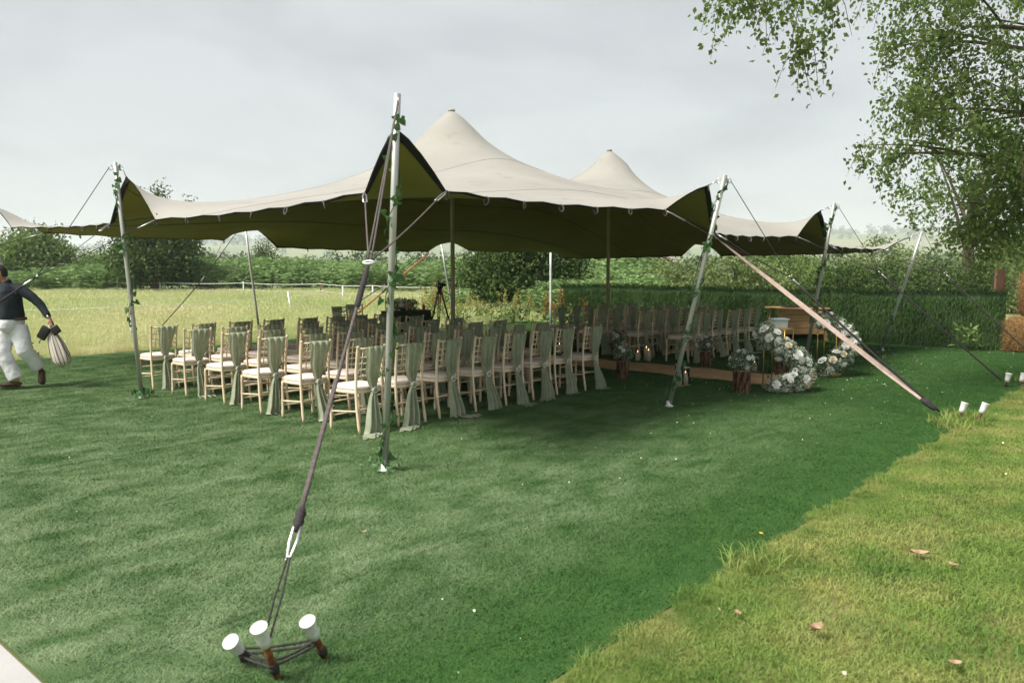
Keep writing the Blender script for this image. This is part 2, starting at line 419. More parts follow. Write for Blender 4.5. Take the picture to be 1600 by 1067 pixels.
# ------------------------------------------------------------------ object helpers
class MB:
    def __init__(s):
        s.v = []; s.f = []
    def add(s, v, f):
        o = len(s.v); s.v += [tuple(p) for p in v]; s.f += [tuple(i + o for i in q) for q in f]; return s
    def box(s, c, d, rot=None):
        x, y, z = d[0] / 2, d[1] / 2, d[2] / 2
        vs = [Vector(q) for q in ((-x, -y, -z), (x, -y, -z), (x, y, -z), (-x, y, -z), (-x, -y, z), (x, -y, z), (x, y, z), (-x, y, z))]
        if rot is not None: vs = [rot @ q for q in vs]
        c = Vector(c)
        return s.add([q + c for q in vs], [(0, 3, 2, 1), (4, 5, 6, 7), (0, 1, 5, 4), (1, 2, 6, 5), (2, 3, 7, 6), (3, 0, 4, 7)])
    def tube(s, pts, r, n=8, cap=True, closed=False, ell=None):
        pts = [Vector(p) for p in pts]
        if not hasattr(r, '__len__'): r = [r] * len(pts)
        m = len(pts); rings = []; up = None
        for i, p in enumerate(pts):
            if closed: d = pts[(i + 1) % m] - pts[i - 1]
            else: d = pts[min(i + 1, m - 1)] - pts[max(i - 1, 0)]
            d = d.normalized() if d.length > 1e-9 else Vector((0, 0, 1))
            if up is None: up = Vector((0, 0, 1)) if abs(d.z) < 0.9 else Vector((1, 0, 0))
            a = (up - d * up.dot(d))
            a = a.normalized() if a.length > 1e-6 else d.orthogonal().normalized()
            b = d.cross(a); up = a
            e = ell or (1, 1)
            rings.append([p + (a * math.cos(2 * PI * k / n) * e[0] + b * math.sin(2 * PI * k / n) * e[1]) * r[i] for k in range(n)])
        vs = [q for g in rings for q in g]; fs = []
        for i in range(m if closed else m - 1):
            j = (i + 1) % m
            for k in range(n):
                k2 = (k + 1) % n
                fs.append((i * n + k, i * n + k2, j * n + k2, j * n + k))
        if cap and not closed:
            fs.append(tuple(range(n - 1, -1, -1))); fs.append(tuple((m - 1) * n + k for k in range(n)))
        return s.add(vs, fs)
    def lathe(s, prof, n=12, c=(0, 0, 0), rot=None):
        c = Vector(c); vs = []; fs = []
        for r, z in prof:
            for k in range(n):
                q = Vector((r * math.cos(2 * PI * k / n), r * math.sin(2 * PI * k / n), z))
                if rot is not None: q = rot @ q
                vs.append(q + c)
        for i in range(len(prof) - 1):
            for k in range(n):
                k2 = (k + 1) % n; fs.append((i * n + k, i * n + k2, (i + 1) * n + k2, (i + 1) * n + k))
        fs.append(tuple(range(n - 1, -1, -1))); fs.append(tuple((len(prof) - 1) * n + k for k in range(n)))
        return s.add(vs, fs)
    def build(s, name, m, parent=None, smooth=True, loc=None):
        me = bpy.data.meshes.new(name); me.from_pydata(s.v, [], s.f); me.update()
        if m: me.materials.append(MATS[m])
        if smooth: me.polygons.foreach_set('use_smooth', [True] * len(me.polygons))
        o = bpy.data.objects.new(name, me); COL.objects.link(o)
        if parent: o.parent = parent
        if loc is not None: o.location = loc
        return o

def npmesh(name, v, f, m, parent=None, smooth=False):
    """v (n,3) array, f (k,c) array of equal-size faces"""
    v = np.asarray(v, dtype=np.float32); f = np.asarray(f, dtype=np.int32)
    me = bpy.data.meshes.new(name); c = f.shape[1]
    me.vertices.add(len(v)); me.vertices.foreach_set('co', v.ravel())
    me.loops.add(f.size); me.loops.foreach_set('vertex_index', f.ravel())
    me.polygons.add(len(f)); me.polygons.foreach_set('loop_start', np.arange(0, f.size, c, dtype=np.int32))
    me.polygons.foreach_set('loop_total', np.full(len(f), c, dtype=np.int32))
    if smooth: me.polygons.foreach_set('use_smooth', np.ones(len(f), dtype=bool))
    me.update(); me.validate()
    if m: me.materials.append(MATS[m])
    o = bpy.data.objects.new(name, me); COL.objects.link(o)
    if parent: o.parent = parent
    return o

def tag(o, label, cat, group=None):
    o['label'] = label; o['category'] = cat
    if group: o['group'] = group
    return o
def thing(name, label, cat, loc=(0, 0, 0), rz=0.0, group=None):
    o = bpy.data.objects.new(name, None); COL.objects.link(o)
    o.empty_display_size = 0.1; o.location = loc; o.rotation_euler = (0, 0, rz)
    return tag(o, label, cat, group)
def struct(o):
    o['kind'] = 'structure'; return o
def stuff(o):
    o['kind'] = 'stuff'; return o
def copy_tree(o, parent=None):
    c = o.copy(); COL.objects.link(c); c.parent = parent
    for ch in o.children: copy_tree(ch, c)
    return c
ORD = ['first', 'second', 'third', 'fourth', 'fifth', 'sixth', 'seventh', 'eighth', 'ninth', 'tenth']
def lerp(a, b, t): return a + (b - a) * t
def bez(p0, p1, p2, n):
    p0, p1, p2 = Vector(p0), Vector(p1), Vector(p2)
    return [p0 * (1 - t) ** 2 + p1 * 2 * t * (1 - t) + p2 * t * t for t in [i / n for i in range(n + 1)]]

def unit(a): return a / np.maximum(np.linalg.norm(a, axis=1, keepdims=True), 1e-9)
def leafmesh(P, size, d=None, asp=0.55, fold=0.15, r=rng):
    """one folded quad per leaf"""
    n = len(P); size = np.broadcast_to(np.asarray(size, float), (n,))[:, None]
    if d is None: d = r.normal(size=(n, 3))
    d = unit(d); s = unit(np.cross(d, r.normal(size=(n, 3)))); nn = np.cross(d, s)
    v = np.stack([P, P + d * size * .45 + s * size * asp * .5 + nn * size * fold, P + d * size, P + d * size * .45 - s * size * asp * .5 + nn * size * fold], 1).reshape(-1, 3)
    return v, np.arange(4 * n).reshape(n, 4)
def crown_pts(lobes, clumps, per, sig, r=rng, shell=0.55):
    """leaf positions gathered in clumps spread through ellipsoid lobes (cx,cy,cz,rx,ry,rz)"""
    L = np.array(lobes, float); vol = L[:, 3] * L[:, 4] * L[:, 5]
    w = vol ** 0.75; idx = r.choice(len(L), clumps, p=w / w.sum())
    d = unit(r.normal(size=(clumps, 3))); rad = shell + (1.03 - shell) * r.random((clumps, 1)) ** 0.7
    c = L[idx, :3] + d * rad * L[idx, 3:] * (1 + 0.12 * r.normal(size=(clumps, 1)))
    P = np.repeat(c, per, 0) + r.normal(size=(clumps * per, 3)) * sig
    return P, c

def scatter(name, proto, pts, rz, scl, m=None):
    """one object whose geometry-node tree sets a tile mesh on each of its points"""
    me = bpy.data.meshes.new(name); me.vertices.add(len(pts)); me.vertices.foreach_set('co', np.asarray(pts, np.float32).ravel())
    a = me.attributes.new('rz', 'FLOAT', 'POINT'); a.data.foreach_set('value', np.asarray(rz, np.float32))
    b = me.attributes.new('scl', 'FLOAT', 'POINT'); b.data.foreach_set('value', np.asarray(scl, np.float32))
    o = bpy.data.objects.new(name, me); COL.objects.link(o)
    ng = bpy.data.node_groups.new(name, 'GeometryNodeTree')
    ng.interface.new_socket('Geometry', in_out='INPUT', socket_type='NodeSocketGeometry')
    ng.interface.new_socket('Geometry', in_out='OUTPUT', socket_type='NodeSocketGeometry')
    gi = N(ng, 'NodeGroupInput'); go = N(ng, 'NodeGroupOutput')
    ip = N(ng, 'GeometryNodeInstanceOnPoints'); oi = N(ng, 'GeometryNodeObjectInfo')
    oi.inputs['Object'].default_value = proto; oi.inputs['As Instance'].default_value = True
    na = N(ng, 'GeometryNodeInputNamedAttribute', data_type='FLOAT'); na.inputs['Name'].default_value = 'rz'
    nb = N(ng, 'GeometryNodeInputNamedAttribute', data_type='FLOAT'); nb.inputs['Name'].default_value = 'scl'
    cx = N(ng, 'ShaderNodeCombineXYZ')
    er = N(ng, 'FunctionNodeEulerToRotation')
    ng.links.new(na.outputs[0], cx.inputs[2]); ng.links.new(cx.outputs[0], er.inputs[0])
    ng.links.new(gi.outputs[0], ip.inputs['Points']); ng.links.new(oi.outputs['Geometry'], ip.inputs['Instance'])
    ng.links.new(er.outputs[0], ip.inputs['Rotation']); ng.links.new(nb.outputs[0], ip.inputs['Scale'])
    ng.links.new(ip.outputs[0], go.inputs[0])
    md = o.modifiers.new('scatter', 'NODES'); md.node_group = ng
    return stuff(o)
def proto_only(v, f, m, name):
    o = npmesh(name, v, f, m); COL.objects.unlink(o); return o

def blade_tile(n, size, hmin, hmax, wid, lean, r=rng, two=True, disc=True):
    """grass blades on a round tile: bent strips of two faces"""
    if disc:
        rr = size * .5 * np.sqrt(r.random(n)); th = r.random(n) * 2 * PI
        b = np.stack([rr * np.cos(th), rr * np.sin(th), np.zeros(n)], 1)
    else:
        b = np.stack([(r.random(n) - .5) * size, (r.random(n) - .5) * size, np.zeros(n)], 1)
    h = (hmin + (hmax - hmin) * r.random(n) ** 1.5)[:, None]
    a = r.random(n) * 2 * PI; l = (lean * (0.3 + r.random(n)))[:, None]
    dv = np.stack([np.cos(a), np.sin(a), np.zeros(n)], 1)
    a2 = r.random(n) * PI; sv = np.stack([np.cos(a2), np.sin(a2), np.zeros(n)], 1) * wid * .5
    up = np.array([0, 0, 1.0])
    mid = b + up * h * .6 + dv * h * l * .35; tip = b + up * h * (1 - .25 * l) + dv * h * l
    if two:
        v = np.stack([b - sv, b + sv, mid + sv * .8, mid - sv * .8, tip], 1).reshape(-1, 3)
        i = np.arange(n)[:, None] * 5
        f = np.concatenate([i + [0, 1, 2], i + [0, 2, 3], i + [3, 2, 4]], 0)
    else:
        v = np.stack([b - sv, b + sv, tip], 1).reshape(-1, 3); f = np.arange(3 * n).reshape(n, 3)
    return v, f

# ================================================================== THE SETTING
def hill(x, y):
    r = np.hypot(x, y); th = np.arctan2(x, y)
    s = np.clip((r - 480) / 1500, 0, 1); s = s * s * (3 - 2 * s)
    h = 66 + 16 * np.sin(th * 3.1 + 0.6) + 11 * np.sin(th * 7.3 + 2.0) + 5 * np.sin(th * 17 + 1)
    return s * h + 1.5 * s * np.sin(x * 0.021) * np.cos(y * 0.017)
def build_ground():
    rr = np.concatenate([np.linspace(0, 60, 7), np.geomspace(75, 4200, 50)])
    th = np.linspace(-PI, PI, 181)[:-1]
    v = [(0, 0, -0.02)]
    for r_ in rr[1:]:
        x = r_ * np.sin(th); y = r_ * np.cos(th); z = hill(x, y) - 0.02
        v += list(zip(x, y, z))
    n = len(th); f = []
    me = MB(); me.v = [tuple(map(float, q)) for q in v]
    for k in range(n): me.f.append((0, 1 + (k + 1) % n, 1 + k))
    for i in range(len(rr) - 2):
        a, b = 1 + i * n, 1 + (i + 1) * n
        for k in range(n):
            k2 = (k + 1) % n; me.f.append((a + k, a + k2, b + k2, b + k))
    return struct(me.build('ground', 'far_land'))
build_ground()

def sheet(name, m, poly, z, kind=True):
    b = MB(); b.add([(p.x, p.y, z) for p in poly], [tuple(range(len(poly)))])
    o = b.build(name, m, smooth=False)
    return struct(o) if kind else o
TURF_V0, TURF_V1, TURF_U0, TURF_U1 = -4.63, 10.4, -4.0, 15.2
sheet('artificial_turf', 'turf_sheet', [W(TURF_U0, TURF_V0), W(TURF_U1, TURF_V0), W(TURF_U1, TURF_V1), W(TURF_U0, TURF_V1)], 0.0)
sheet('lawn', 'lawn_soil', [W(-12, -16), W(24, -16), W(24, TURF_V0 + .05), W(-12, TURF_V0 + .05)], -0.006)
sheet('meadow', 'meadow_soil', [Vector((-90, 8, 0)), Vector((-6, 8, 0)), Vector((60, 22, 0)), Vector((60, 60, 0)), Vector((-90, 60, 0))], -0.010)

# paving beside the turf, bottom-left corner: separate slabs with sand joints
pav = sheet('paving_bed', 'lawn_soil', [W(-9, -9), W(TURF_U0 - .005, -9), W(TURF_U0 - .005, 3), W(-9, 3)], -0.004)
pav.name = 'pavement'
for i in range(3):
    for j in range(12):
        b = MB(); sx, sy = 0.59, 0.89
        x, y, z = sx / 2, sy / 2, 0.016; e = 0.006
        b.add([(-x, -y, 0), (x, -y, 0), (x, y, 0), (-x, y, 0), (-x + e, -y + e, z), (x - e, -y + e, z), (x - e, y - e, z), (-x + e, y - e, z)],
              [(4, 5, 6, 7), (0, 1, 5, 4), (1, 2, 6, 5), (2, 3, 7, 6), (3, 0, 4, 7)])
        s = b.build('slab', 'paving_grey' if (i + j) % 3 == 0 else 'paving', pav, smooth=False)
        p = W(TURF_U0 - 0.02 - sx / 2 - i * 0.60, -8.05 + j * 0.90 + (i % 2) * .45, -0.002 + rnd.random() * .003)
        s.location = p; s.rotation_euler = (0, 0, AZ)

# ---- grass cover (uncountable)
def in_view(x, y, pad=0.12):
    return np.abs(x) < (0.643 + pad) * (y + 0.6) + 0.4
def site(u, v): return -1.61 + u * UX - v * UY, 8.22 + u * UY + v * UX
# artificial turf pile
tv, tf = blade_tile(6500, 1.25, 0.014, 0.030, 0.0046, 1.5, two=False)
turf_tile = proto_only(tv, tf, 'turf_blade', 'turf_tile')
gu, gv = np.meshgrid(np.arange(TURF_U0 + .5, TURF_U1 - .4, .72), np.arange(TURF_V0 + .55, TURF_V1 - .4, .72))
gu = (gu + rng.uniform(-.12, .12, gu.shape)).ravel(); gv = (gv + rng.uniform(-.12, .12, gv.shape)).ravel()
gu = np.clip(gu, TURF_U0 + .62, 99); gv = np.clip(gv, TURF_V0 + .60, 99)
gx, gy = site(gu, gv); k = in_view(gx, gy, .25) & (gy > 1.5)
pts = np.stack([gx[k], gy[k], np.full(k.sum(), 0.0)], 1)
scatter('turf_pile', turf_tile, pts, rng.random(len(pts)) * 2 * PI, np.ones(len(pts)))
# real lawn
lv, lf = blade_tile(6500, 1.2, 0.016, 0.050, 0.0040, 1.3)
lawn_tile = proto_only(lv, lf, 'lawn_blade', 'lawn_tile')
gu, gv = np.meshgrid(np.arange(-6, 20, .62), np.arange(-12, TURF_V0 - .72, .6))
gu = (gu + rng.uniform(-.15, .15, gu.shape)).ravel(); gv = (gv + rng.uniform(-.15, .15, gv.shape)).ravel()
gx, gy = site(gu, gv); k = in_view(gx, gy, .25) & (gy > 1.5)
eu = np.arange(-5, 19, .20); ex, ey = site(eu, TURF_V0 - rng.uniform(.22, .34, len(eu)))
pts = np.stack([np.r_[gx[k], ex], np.r_[gy[k], ey], np.full(k.sum() + len(eu), -0.004)], 1)
scatter('lawn_grass', lawn_tile, pts, rng.random(len(pts)) * 2 * PI, np.r_[rng.uniform(.85, 1.15, k.sum()), rng.uniform(.42, .52, len(eu))])
# ragged edge where the lawn meets the turf, and uncut tufts round the stakes
ev, ef = blade_tile(200, 0.26, 0.04, 0.12, 0.0042, 1.2)
edge_tile = proto_only(ev, ef, 'lawn_blade', 'edge_tuft')
eu = np.arange(-4, 16, .15); ev_ = TURF_V0 + rng.normal(-.07, .03, len(eu))
big = np.where(rng.random(len(eu)) < .16, rng.uniform(.55, .75, len(eu)), rng.uniform(.28, .5, len(eu)))
sx_ = [site(a, b) for a, b in ((4.7, -4.45), (5.0, -4.6), (5.2, -4.5), (4.85, -4.8), (5.3, -4.75), (4.5, -4.6), (5.5, -4.6), (-.5, -4.85), (-.8, -4.7), (9.2, -4.6), (9.5, -4.5), (9.9, -4.6))]
gx, gy = site(eu, ev_)
pts = np.stack([np.r_[gx, [q[0] for q in sx_]], np.r_[gy, [q[1] for q in sx_]], np.zeros(len(eu) + len(sx_))], 1)
scatter('edge_grass', edge_tile, pts, rng.random(len(pts)) * 2 * PI, np.r_[big, rng.uniform(.9, 1.4, len(sx_))])
# meadow: tall seeding grass
mv, mf = blade_tile(420, 1.3, 0.18, 0.52, 0.010, .55)
hn = 260
hp = np.stack([rng.uniform(-.6, .6, hn), rng.uniform(-.6, .6, hn), rng.uniform(.36, .60, hn)], 1)
hd = rng.normal(size=(hn, 3)) * .35 + [0, 0, 1]
hv, hf = leafmesh(hp, rng.uniform(.05, .10, hn), hd, asp=.22)
mf4 = np.concatenate([mf, mf[:, 2:3]], 1)
tri = np.concatenate([hf[:, [0, 1, 2]], hf[:, [0, 2, 3]]], 0) + len(mv)
meadow_tile = proto_only(np.concatenate([mv, hv]), np.concatenate([mf, tri]), 'meadow_blade', 'meadow_tile')
gx, gy = np.meshgrid(np.arange(-46, 26, .8), np.arange(12, 47, .8))
gx = (gx + rng.uniform(-.35, .35, gx.shape)).ravel(); gy = (gy + rng.uniform(-.35, .35, gy.shape)).ravel()
du, dv_ = (gx + 1.61) * UX + (gy - 8.22) * UY, -(gx + 1.61) * UY + (gy - 8.22) * UX
k = in_view(gx, gy, .1) & ((dv_ > TURF_V1 + .30)) & (du < 26)
near = np.clip((dv_[k] - TURF_V1) / 5, 0.05, 1)
eu = np.arange(-12, 16, .22); ex, ey = site(eu, TURF_V1 + rng.uniform(.05, .45, len(eu)))
pts = np.stack([np.r_[gx[k], ex], np.r_[gy[k], ey], np.full(k.sum() + len(eu), -0.01)], 1)
scatter('meadow_grass', meadow_tile, pts, rng.random(len(pts)) * 2 * PI, np.r_[rng.uniform(.75, 1.1, k.sum()) * (0.45 + .55 * near), rng.uniform(.28, .5, len(eu))])

# ---- trees, shrubs, hedgerow
def limb_tube(b, p0, p1, p2, r0, r1, n=7, seg=6):
    pts = bez(p0, p1, p2, seg); b.tube(pts, [lerp(r0, r1, i / seg) for i in range(seg + 1)], n)
def tree(name, label, cat, loc, lobes, clumps, per, size, sig, leaf, trunk_r, bark='bark_birch', group=None, seed=1, base_z=0.0, limbs=6, asp=.55):
    r = np.random.default_rng(seed); q = random.Random(seed)
    t = thing(name, label, cat, loc, 0, group)
    P, c = crown_pts(lobes, clumps, per, sig, r)
    P[:, 2] = np.maximum(P[:, 2], 0.06)
    d = r.normal(size=P.shape) + [0, 0, -.25]
    v, f = leafmesh(P, r.uniform(.7, 1.25, len(P)) * size, d, asp, .15, r)
    npmesh('crown', v, f, leaf, t)
    L = np.array(lobes); top = L[:, 2].max()
    b = MB(); zt = max(.3, L[:, 2].mean())
    b.tube([(0, 0, -.1), (.04, .02, zt * .35), (-.03, .03, zt * .7), (0.02, 0, min(top, zt * 1.15))], [trunk_r * 1.25, trunk_r, trunk_r * .8, trunk_r * .45], 9)
    for i in range(limbs):
        k = q.randrange(len(c)); s = Vector((0, 0, zt * q.uniform(.4, .95))); e = Vector(c[k]); m = lerp(s, e, .5) + Vector((0, 0, .12 * (e - s).length))
        limb_tube(b, s, m, e, trunk_r * .42, trunk_r * .08, 6, 5)
    b.build('trunk', bark, t)
    return t

# dark round tree behind the ceremony end
tree('broadleaf_tree', 'dense dark green rounded tree behind the ferns, beyond the seating', 'tree', (0.25, 31.5, 0),
     [(0, 0, 1.75, 1.9, 1.7, 1.5), (-1.2, .2, 1.5, 1.15, 1.2, 1.2), (1.3, 0, 1.6, 1.3, 1.2, 1.35), (.2, 0, 2.9, 1.5, 1.4, 1.0), (2.1, .1, 2.1, .7, .7, .8), (-.5, -.7, .8, 1.2, .8, .7), (.9, -.6, .8, 1.2, .8, .7)],
     1050, 20, .15, .17, 'leaf_dark', .16, seed=3)
tree('hedgerow_tree', 'tall dark green tree rising behind the marquee beside the meadow', 'tree', (-19.8, 44.5, 0),
     [(0, 0, 3.1, 1.9, 1.9, 2.0), (-.9, 0, 2.2, 1.5, 1.5, 1.5), (1.1, 0, 2.5, 1.3, 1.3, 1.4), (.2, 0, 4.2, 1.0, 1.0, .8), (0.2, 0, 5.7, .30, .30, .45), (2.1, 0, 5.3, .2, .2, .3)],
     900, 18, .2, .26, 'leaf_dark', .2, seed=4)
tree('hedgerow_tree', 'mid green bushy tree behind the far meadow fence, left of the dark one', 'tree', (-30.0, 50.0, 0),
     [(0, 0, 2.3, 2.2, 1.9, 1.6), (-1.4, 0, 1.9, 1.4, 1.3, 1.2), (1.5, 0, 1.7, 1.3, 1.2, 1.1), (.2, 0, 3.3, 1.3, 1.2, .9), (2.1, 0, 2.7, .5, .5, .6)],
     720, 18, .22, .27, 'leaf_mid', .16, seed=5)
tree('thorn_bush', 'ragged small thorn bush between two hedgerow trees', 'bush', (-25.6, 49.0, 0),
     [(0, 0, 1.3, 1.4, 1.2, 1.2), (.8, 0, 2.0, .8, .8, .8), (-.9, 0, .9, .9, .9, .8)], 330, 15, .17, .22, 'leaf_mid', .09, seed=6)
tree('conifer_tree', 'small rounded evergreen standing out above the bracken bank', 'tree', (-19.2, 62, 0),
     [(0, 0, 1.8, 1.1, 1.1, 1.7), (0, 0, 3.0, .6, .6, .8)], 200, 14, .16, .25, 'leaf_dark', .12, seed=7)

# bracken bank along the far side of the meadow: separate shrubs with arching fronds
def frond_pts(r, n, rad, h):
    """arching fern fronds: returns quads of leaflets"""
    P = []; D = []; S = []
    for i in range(n):
        a = r.random() * 2 * PI; b0 = np.array([r.uniform(-rad, rad) * .75, r.uniform(-rad, rad) * .75, 0])
        hh = h * r.uniform(.65, 1.05); out_ = r.uniform(.4, .9) * h * .75
        dirv = np.array([math.cos(a), math.sin(a), 0]); side = np.array([-math.sin(a), math.cos(a), 0])
        t = np.linspace(.3, 1, 8)
        path = b0 + dirv * (out_ * t ** 1.6)[:, None] + np.array([0, 0, 1]) * (hh * np.sin(t * 1.9) / math.sin(1.57))[:, None]
        for s in (-1, 1):
            P.append(path); D.append(side * s + dirv * .5 + np.array([0, 0, -.15]) + r.normal(size=(8, 3)) * .12); S.append((1.15 - t) * .42 * h * .62 + .05)
    return np.concatenate(P), np.concatenate(D), np.concatenate(S)
def bracken(r, rad, h, n):
    P, D, S = frond_pts(r, n, rad, h)
    return leafmesh(P, S, D, .28, .06, r)
bank_protos = []
for s in range(4):
    r = np.random.default_rng(40 + s); v, f = bracken(r, 1.9, 2.0, 210)
    bank_protos.append((v, f))
bank_me = []
NTH = ORD + ['eleventh', 'twelfth', 'thirteenth', 'fourteenth', 'fifteenth', 'sixteenth', 'seventeenth', 'eighteenth']
bank_group = 'bracken clumps along the far bank'
bx = -30.5; i = 0
while bx < 6.5:
    for row in range(2):
        v, f = bank_protos[(i + row) % 4]
        y = 47.0 + row * 3.6 + rnd.uniform(-.6, .6) - max(0, bx + 8) * .62
        t = thing('bracken_clump', '%s green bracken clump %s counted from the tall hedgerow trees' % (('front-line', 'rear-line')[row], NTH[i]), 'bracken', (bx + row * 1.2 + rnd.uniform(-.4, .4), y, 0), rnd.random() * 6.28, bank_group)
        if i < 4 and row == 0:
            o = npmesh('fronds', v, f, 'fern', t); bank_me.append(o.data)
        else:
            o = bpy.data.objects.new('fronds', bank_me[min(len(bank_me) - 1, (i + row) % 4)]); COL.objects.link(o); o.parent = t
        st = MB()
        for q_ in range(3): st.tube([(rnd.uniform(-.5, .5), rnd.uniform(-.5, .5), -.03), (rnd.uniform(-.6, .6), rnd.uniform(-.6, .6), .9)], .02, 4)
        stuff(st.build('stem', 'twig', t))
        s_ = rnd.uniform(.85, 1.12) * (1.0 if row == 0 else 1.15); t.scale = (s_, s_, s_ * rnd.uniform(.9, 1.08) * (.88 if bx < -22 else 1))
    bx += 2.35; i += 1
# ferns and weeds close behind the chairs
for i, (x, y, h, n) in enumerate(((2.9, 26.2, 1.35, 120), (4.2, 27.0, 1.5, 120), (5.1, 26.2, 1.2, 90), (3.4, 24.6, .95, 70), (-2.4, 29.5, 1.0, 80), (1.2, 28.6, 1.0, 80), (1.9, 29.6, 1.3, 90))):
    r = np.random.default_rng(60 + i); v, f = bracken(r, .9, h, n)
    t = thing('fern', ['tall pale fern against the green screening end', 'largest fern arching beside the dark round tree', 'fern leaning over the end of green screening', 'low fern among rusty dock spikes', 'fern at the left foot of the dark round tree', 'fern in front of the dark round tree', 'fern at the right foot of the dark round tree'][i], 'fern', (x, y, 0))
    npmesh('fronds', v, f, 'fern', t)
    st = MB()
    for q_ in range(4): st.tube([(rnd.uniform(-.3, .3), rnd.uniform(-.3, .3), -.02), (rnd.uniform(-.4, .4), rnd.uniform(-.4, .4), h * .5)], .012, 4)
    stuff(st.build('stem', 'ivy_stem', t))
def weed(name, label, cat, loc, h, n, m, seed, group, rad=.35):
    r = np.random.default_rng(seed); t = thing(name, label, cat, loc, 0, group); st = MB(); P = []; D = []; S = []
    for i in range(n):
        a = r.random() * 6.28; q = np.array([math.cos(a), math.sin(a), 0]) * rad * r.random() ** .5
        tip = q * (1.25 + .4 * r.random()) + np.array([0, 0, h * r.uniform(.65, 1.08)])
        st.tube([q, q * 1.1 + np.array([0, 0, tip[2] * .5]), tip], [.008, .006, .003], 4)
        k = 34; tt = .5 + .5 * r.random(k); P.append(q + (tip - q) * tt[:, None] + r.normal(size=(k, 3)) * .03 * (1.25 - tt)[:, None] * 2.2); D.append(r.normal(size=(k, 3)) * .6 + [0, 0, .7]); S.append(r.uniform(.04, .085, k))
    stuff(st.build('stem', 'ivy_stem', t)); P = np.concatenate(P); D = np.concatenate(D); S = np.concatenate(S)
    v, f = leafmesh(P, S, D, .45, .1, r); stuff(npmesh('seed_head', v, f, m, t))
    k = n * 14; Pl = np.stack([r.normal(size=k) * rad * .8, r.normal(size=k) * rad * .8, r.random(k) * h * .5 + .03], 1)
    v, f = leafmesh(Pl, r.uniform(.12, .24, k), None, .35, .1, r); stuff(npmesh('leaves', v, f, 'leaf_mid', t))
wk = [-1, -1]
for i in range(13):
    x = lerp(-2.9, 4.9, i / 12) + rnd.uniform(-.2, .2); y = 24.4 + rnd.uniform(0, 2.0) - .12 * i
    if i in (1, 6, 7, 8, 9): wk[0] += 1; weed('dock_plant', 'rusty dock seed spikes, ' + ORD[wk[0]] + ' clump counted toward the screening', 'weed', (x, y, 0), 1.05 + rnd.uniform(-.15, .25), 6, 'dock_seed', 80 + i, 'dock plants behind the seating')
    else: wk[1] += 1; weed('tall_weed', 'tall yellow green weed, ' + ORD[wk[1]] + ' clump counted toward the screening', 'weed', (x, y, 0), .95 + rnd.uniform(-.2, .35), 8, 'weed_yellow', 80 + i, 'yellow weeds behind the seating')

# trees and bushes beyond the screening on the right
laurel = [(12.6, 21.6), (11.5, 22.0), (10.6, 22.9), (9.6, 23.4)]
for i, (x, y) in enumerate(laurel):
    tree('laurel_bush', ['glossy dark laurel under the slim tree trunk', 'glossy dark laurel, second along from the slim tree', 'glossy dark laurel, third along from the slim tree', 'laurel with bare brown stems behind the screening'][i], 'bush', (x, y, 0),
         [(0, 0, 1.0, .8, .6, .75), (.2, 0, 1.45, .6, .5, .45), (-.45, 0, 1.3, .5, .5, .5)], 240, 13, .09, .12, 'leaf_dark', .06, seed=120 + i, limbs=9, bark='twig')
tree('slender_tree', 'slim brown trunk with sparse leafy crown behind the green screening', 'tree', (12.9, 22.6, 0),
     [(-.6, 0, 4.2, 1.1, .9, .8), (-1.6, 0, 3.5, .7, .7, .55), (.8, 0, 4.2, 1.0, .9, .9), (1.2, 0, 3.0, .8, .7, .7), (0, 0, 5.2, 1.2, 1.1, .9), (-.9, .1, 2.7, .35, .4, .4), (1.7, 0, 2.1, .7, .6, .5)],
     270, 14, .13, .11, 'leaf_birch', .17, seed=130, limbs=12)
for i, (x, y, s, m) in enumerate(((8.7, 31, 1.0, 'leaf_pale'), (6.9, 34, .85, 'leaf_pale'), (10.8, 33, 1.05, 'leaf_mid'), (19.5, 31, 1.2, 'leaf_pale'), (16.5, 36, 1.25, 'leaf_pale'), (22.5, 36, 1.5, 'leaf_pale'), (13.3, 38, 1.0, 'leaf_mid'), (4.6, 42, .8, 'leaf_pale'))):
    tree('willow_bush', ['pale willow bush behind the wooden table', 'pale willow bush just left of the wooden table', 'green willow bush rising over the screening, right of wooden table', 'pale leafy bush between old timber post and straw bales', 'pale leafy bush behind the slim tree trunk', 'big pale bush behind the straw bales', 'green bush in the gap beyond laurel', 'pale bush beyond the ferns and screening end'][i], 'bush', (x, y, 0),
         [(0, 0, 1.2 * s, 1.5 * s, 1.3 * s, 1.15 * s), (-.9 * s, 0, .9 * s, 1.1 * s, 1. * s, .9 * s), (1.0 * s, 0, 1.0 * s, 1.1 * s, 1. * s, 1. * s), (.2, 0, 1.9 * s, .8 * s, .8 * s, .6 * s)],
         330, 15, .15, .15, m, .08, seed=140 + i, bark='twig')

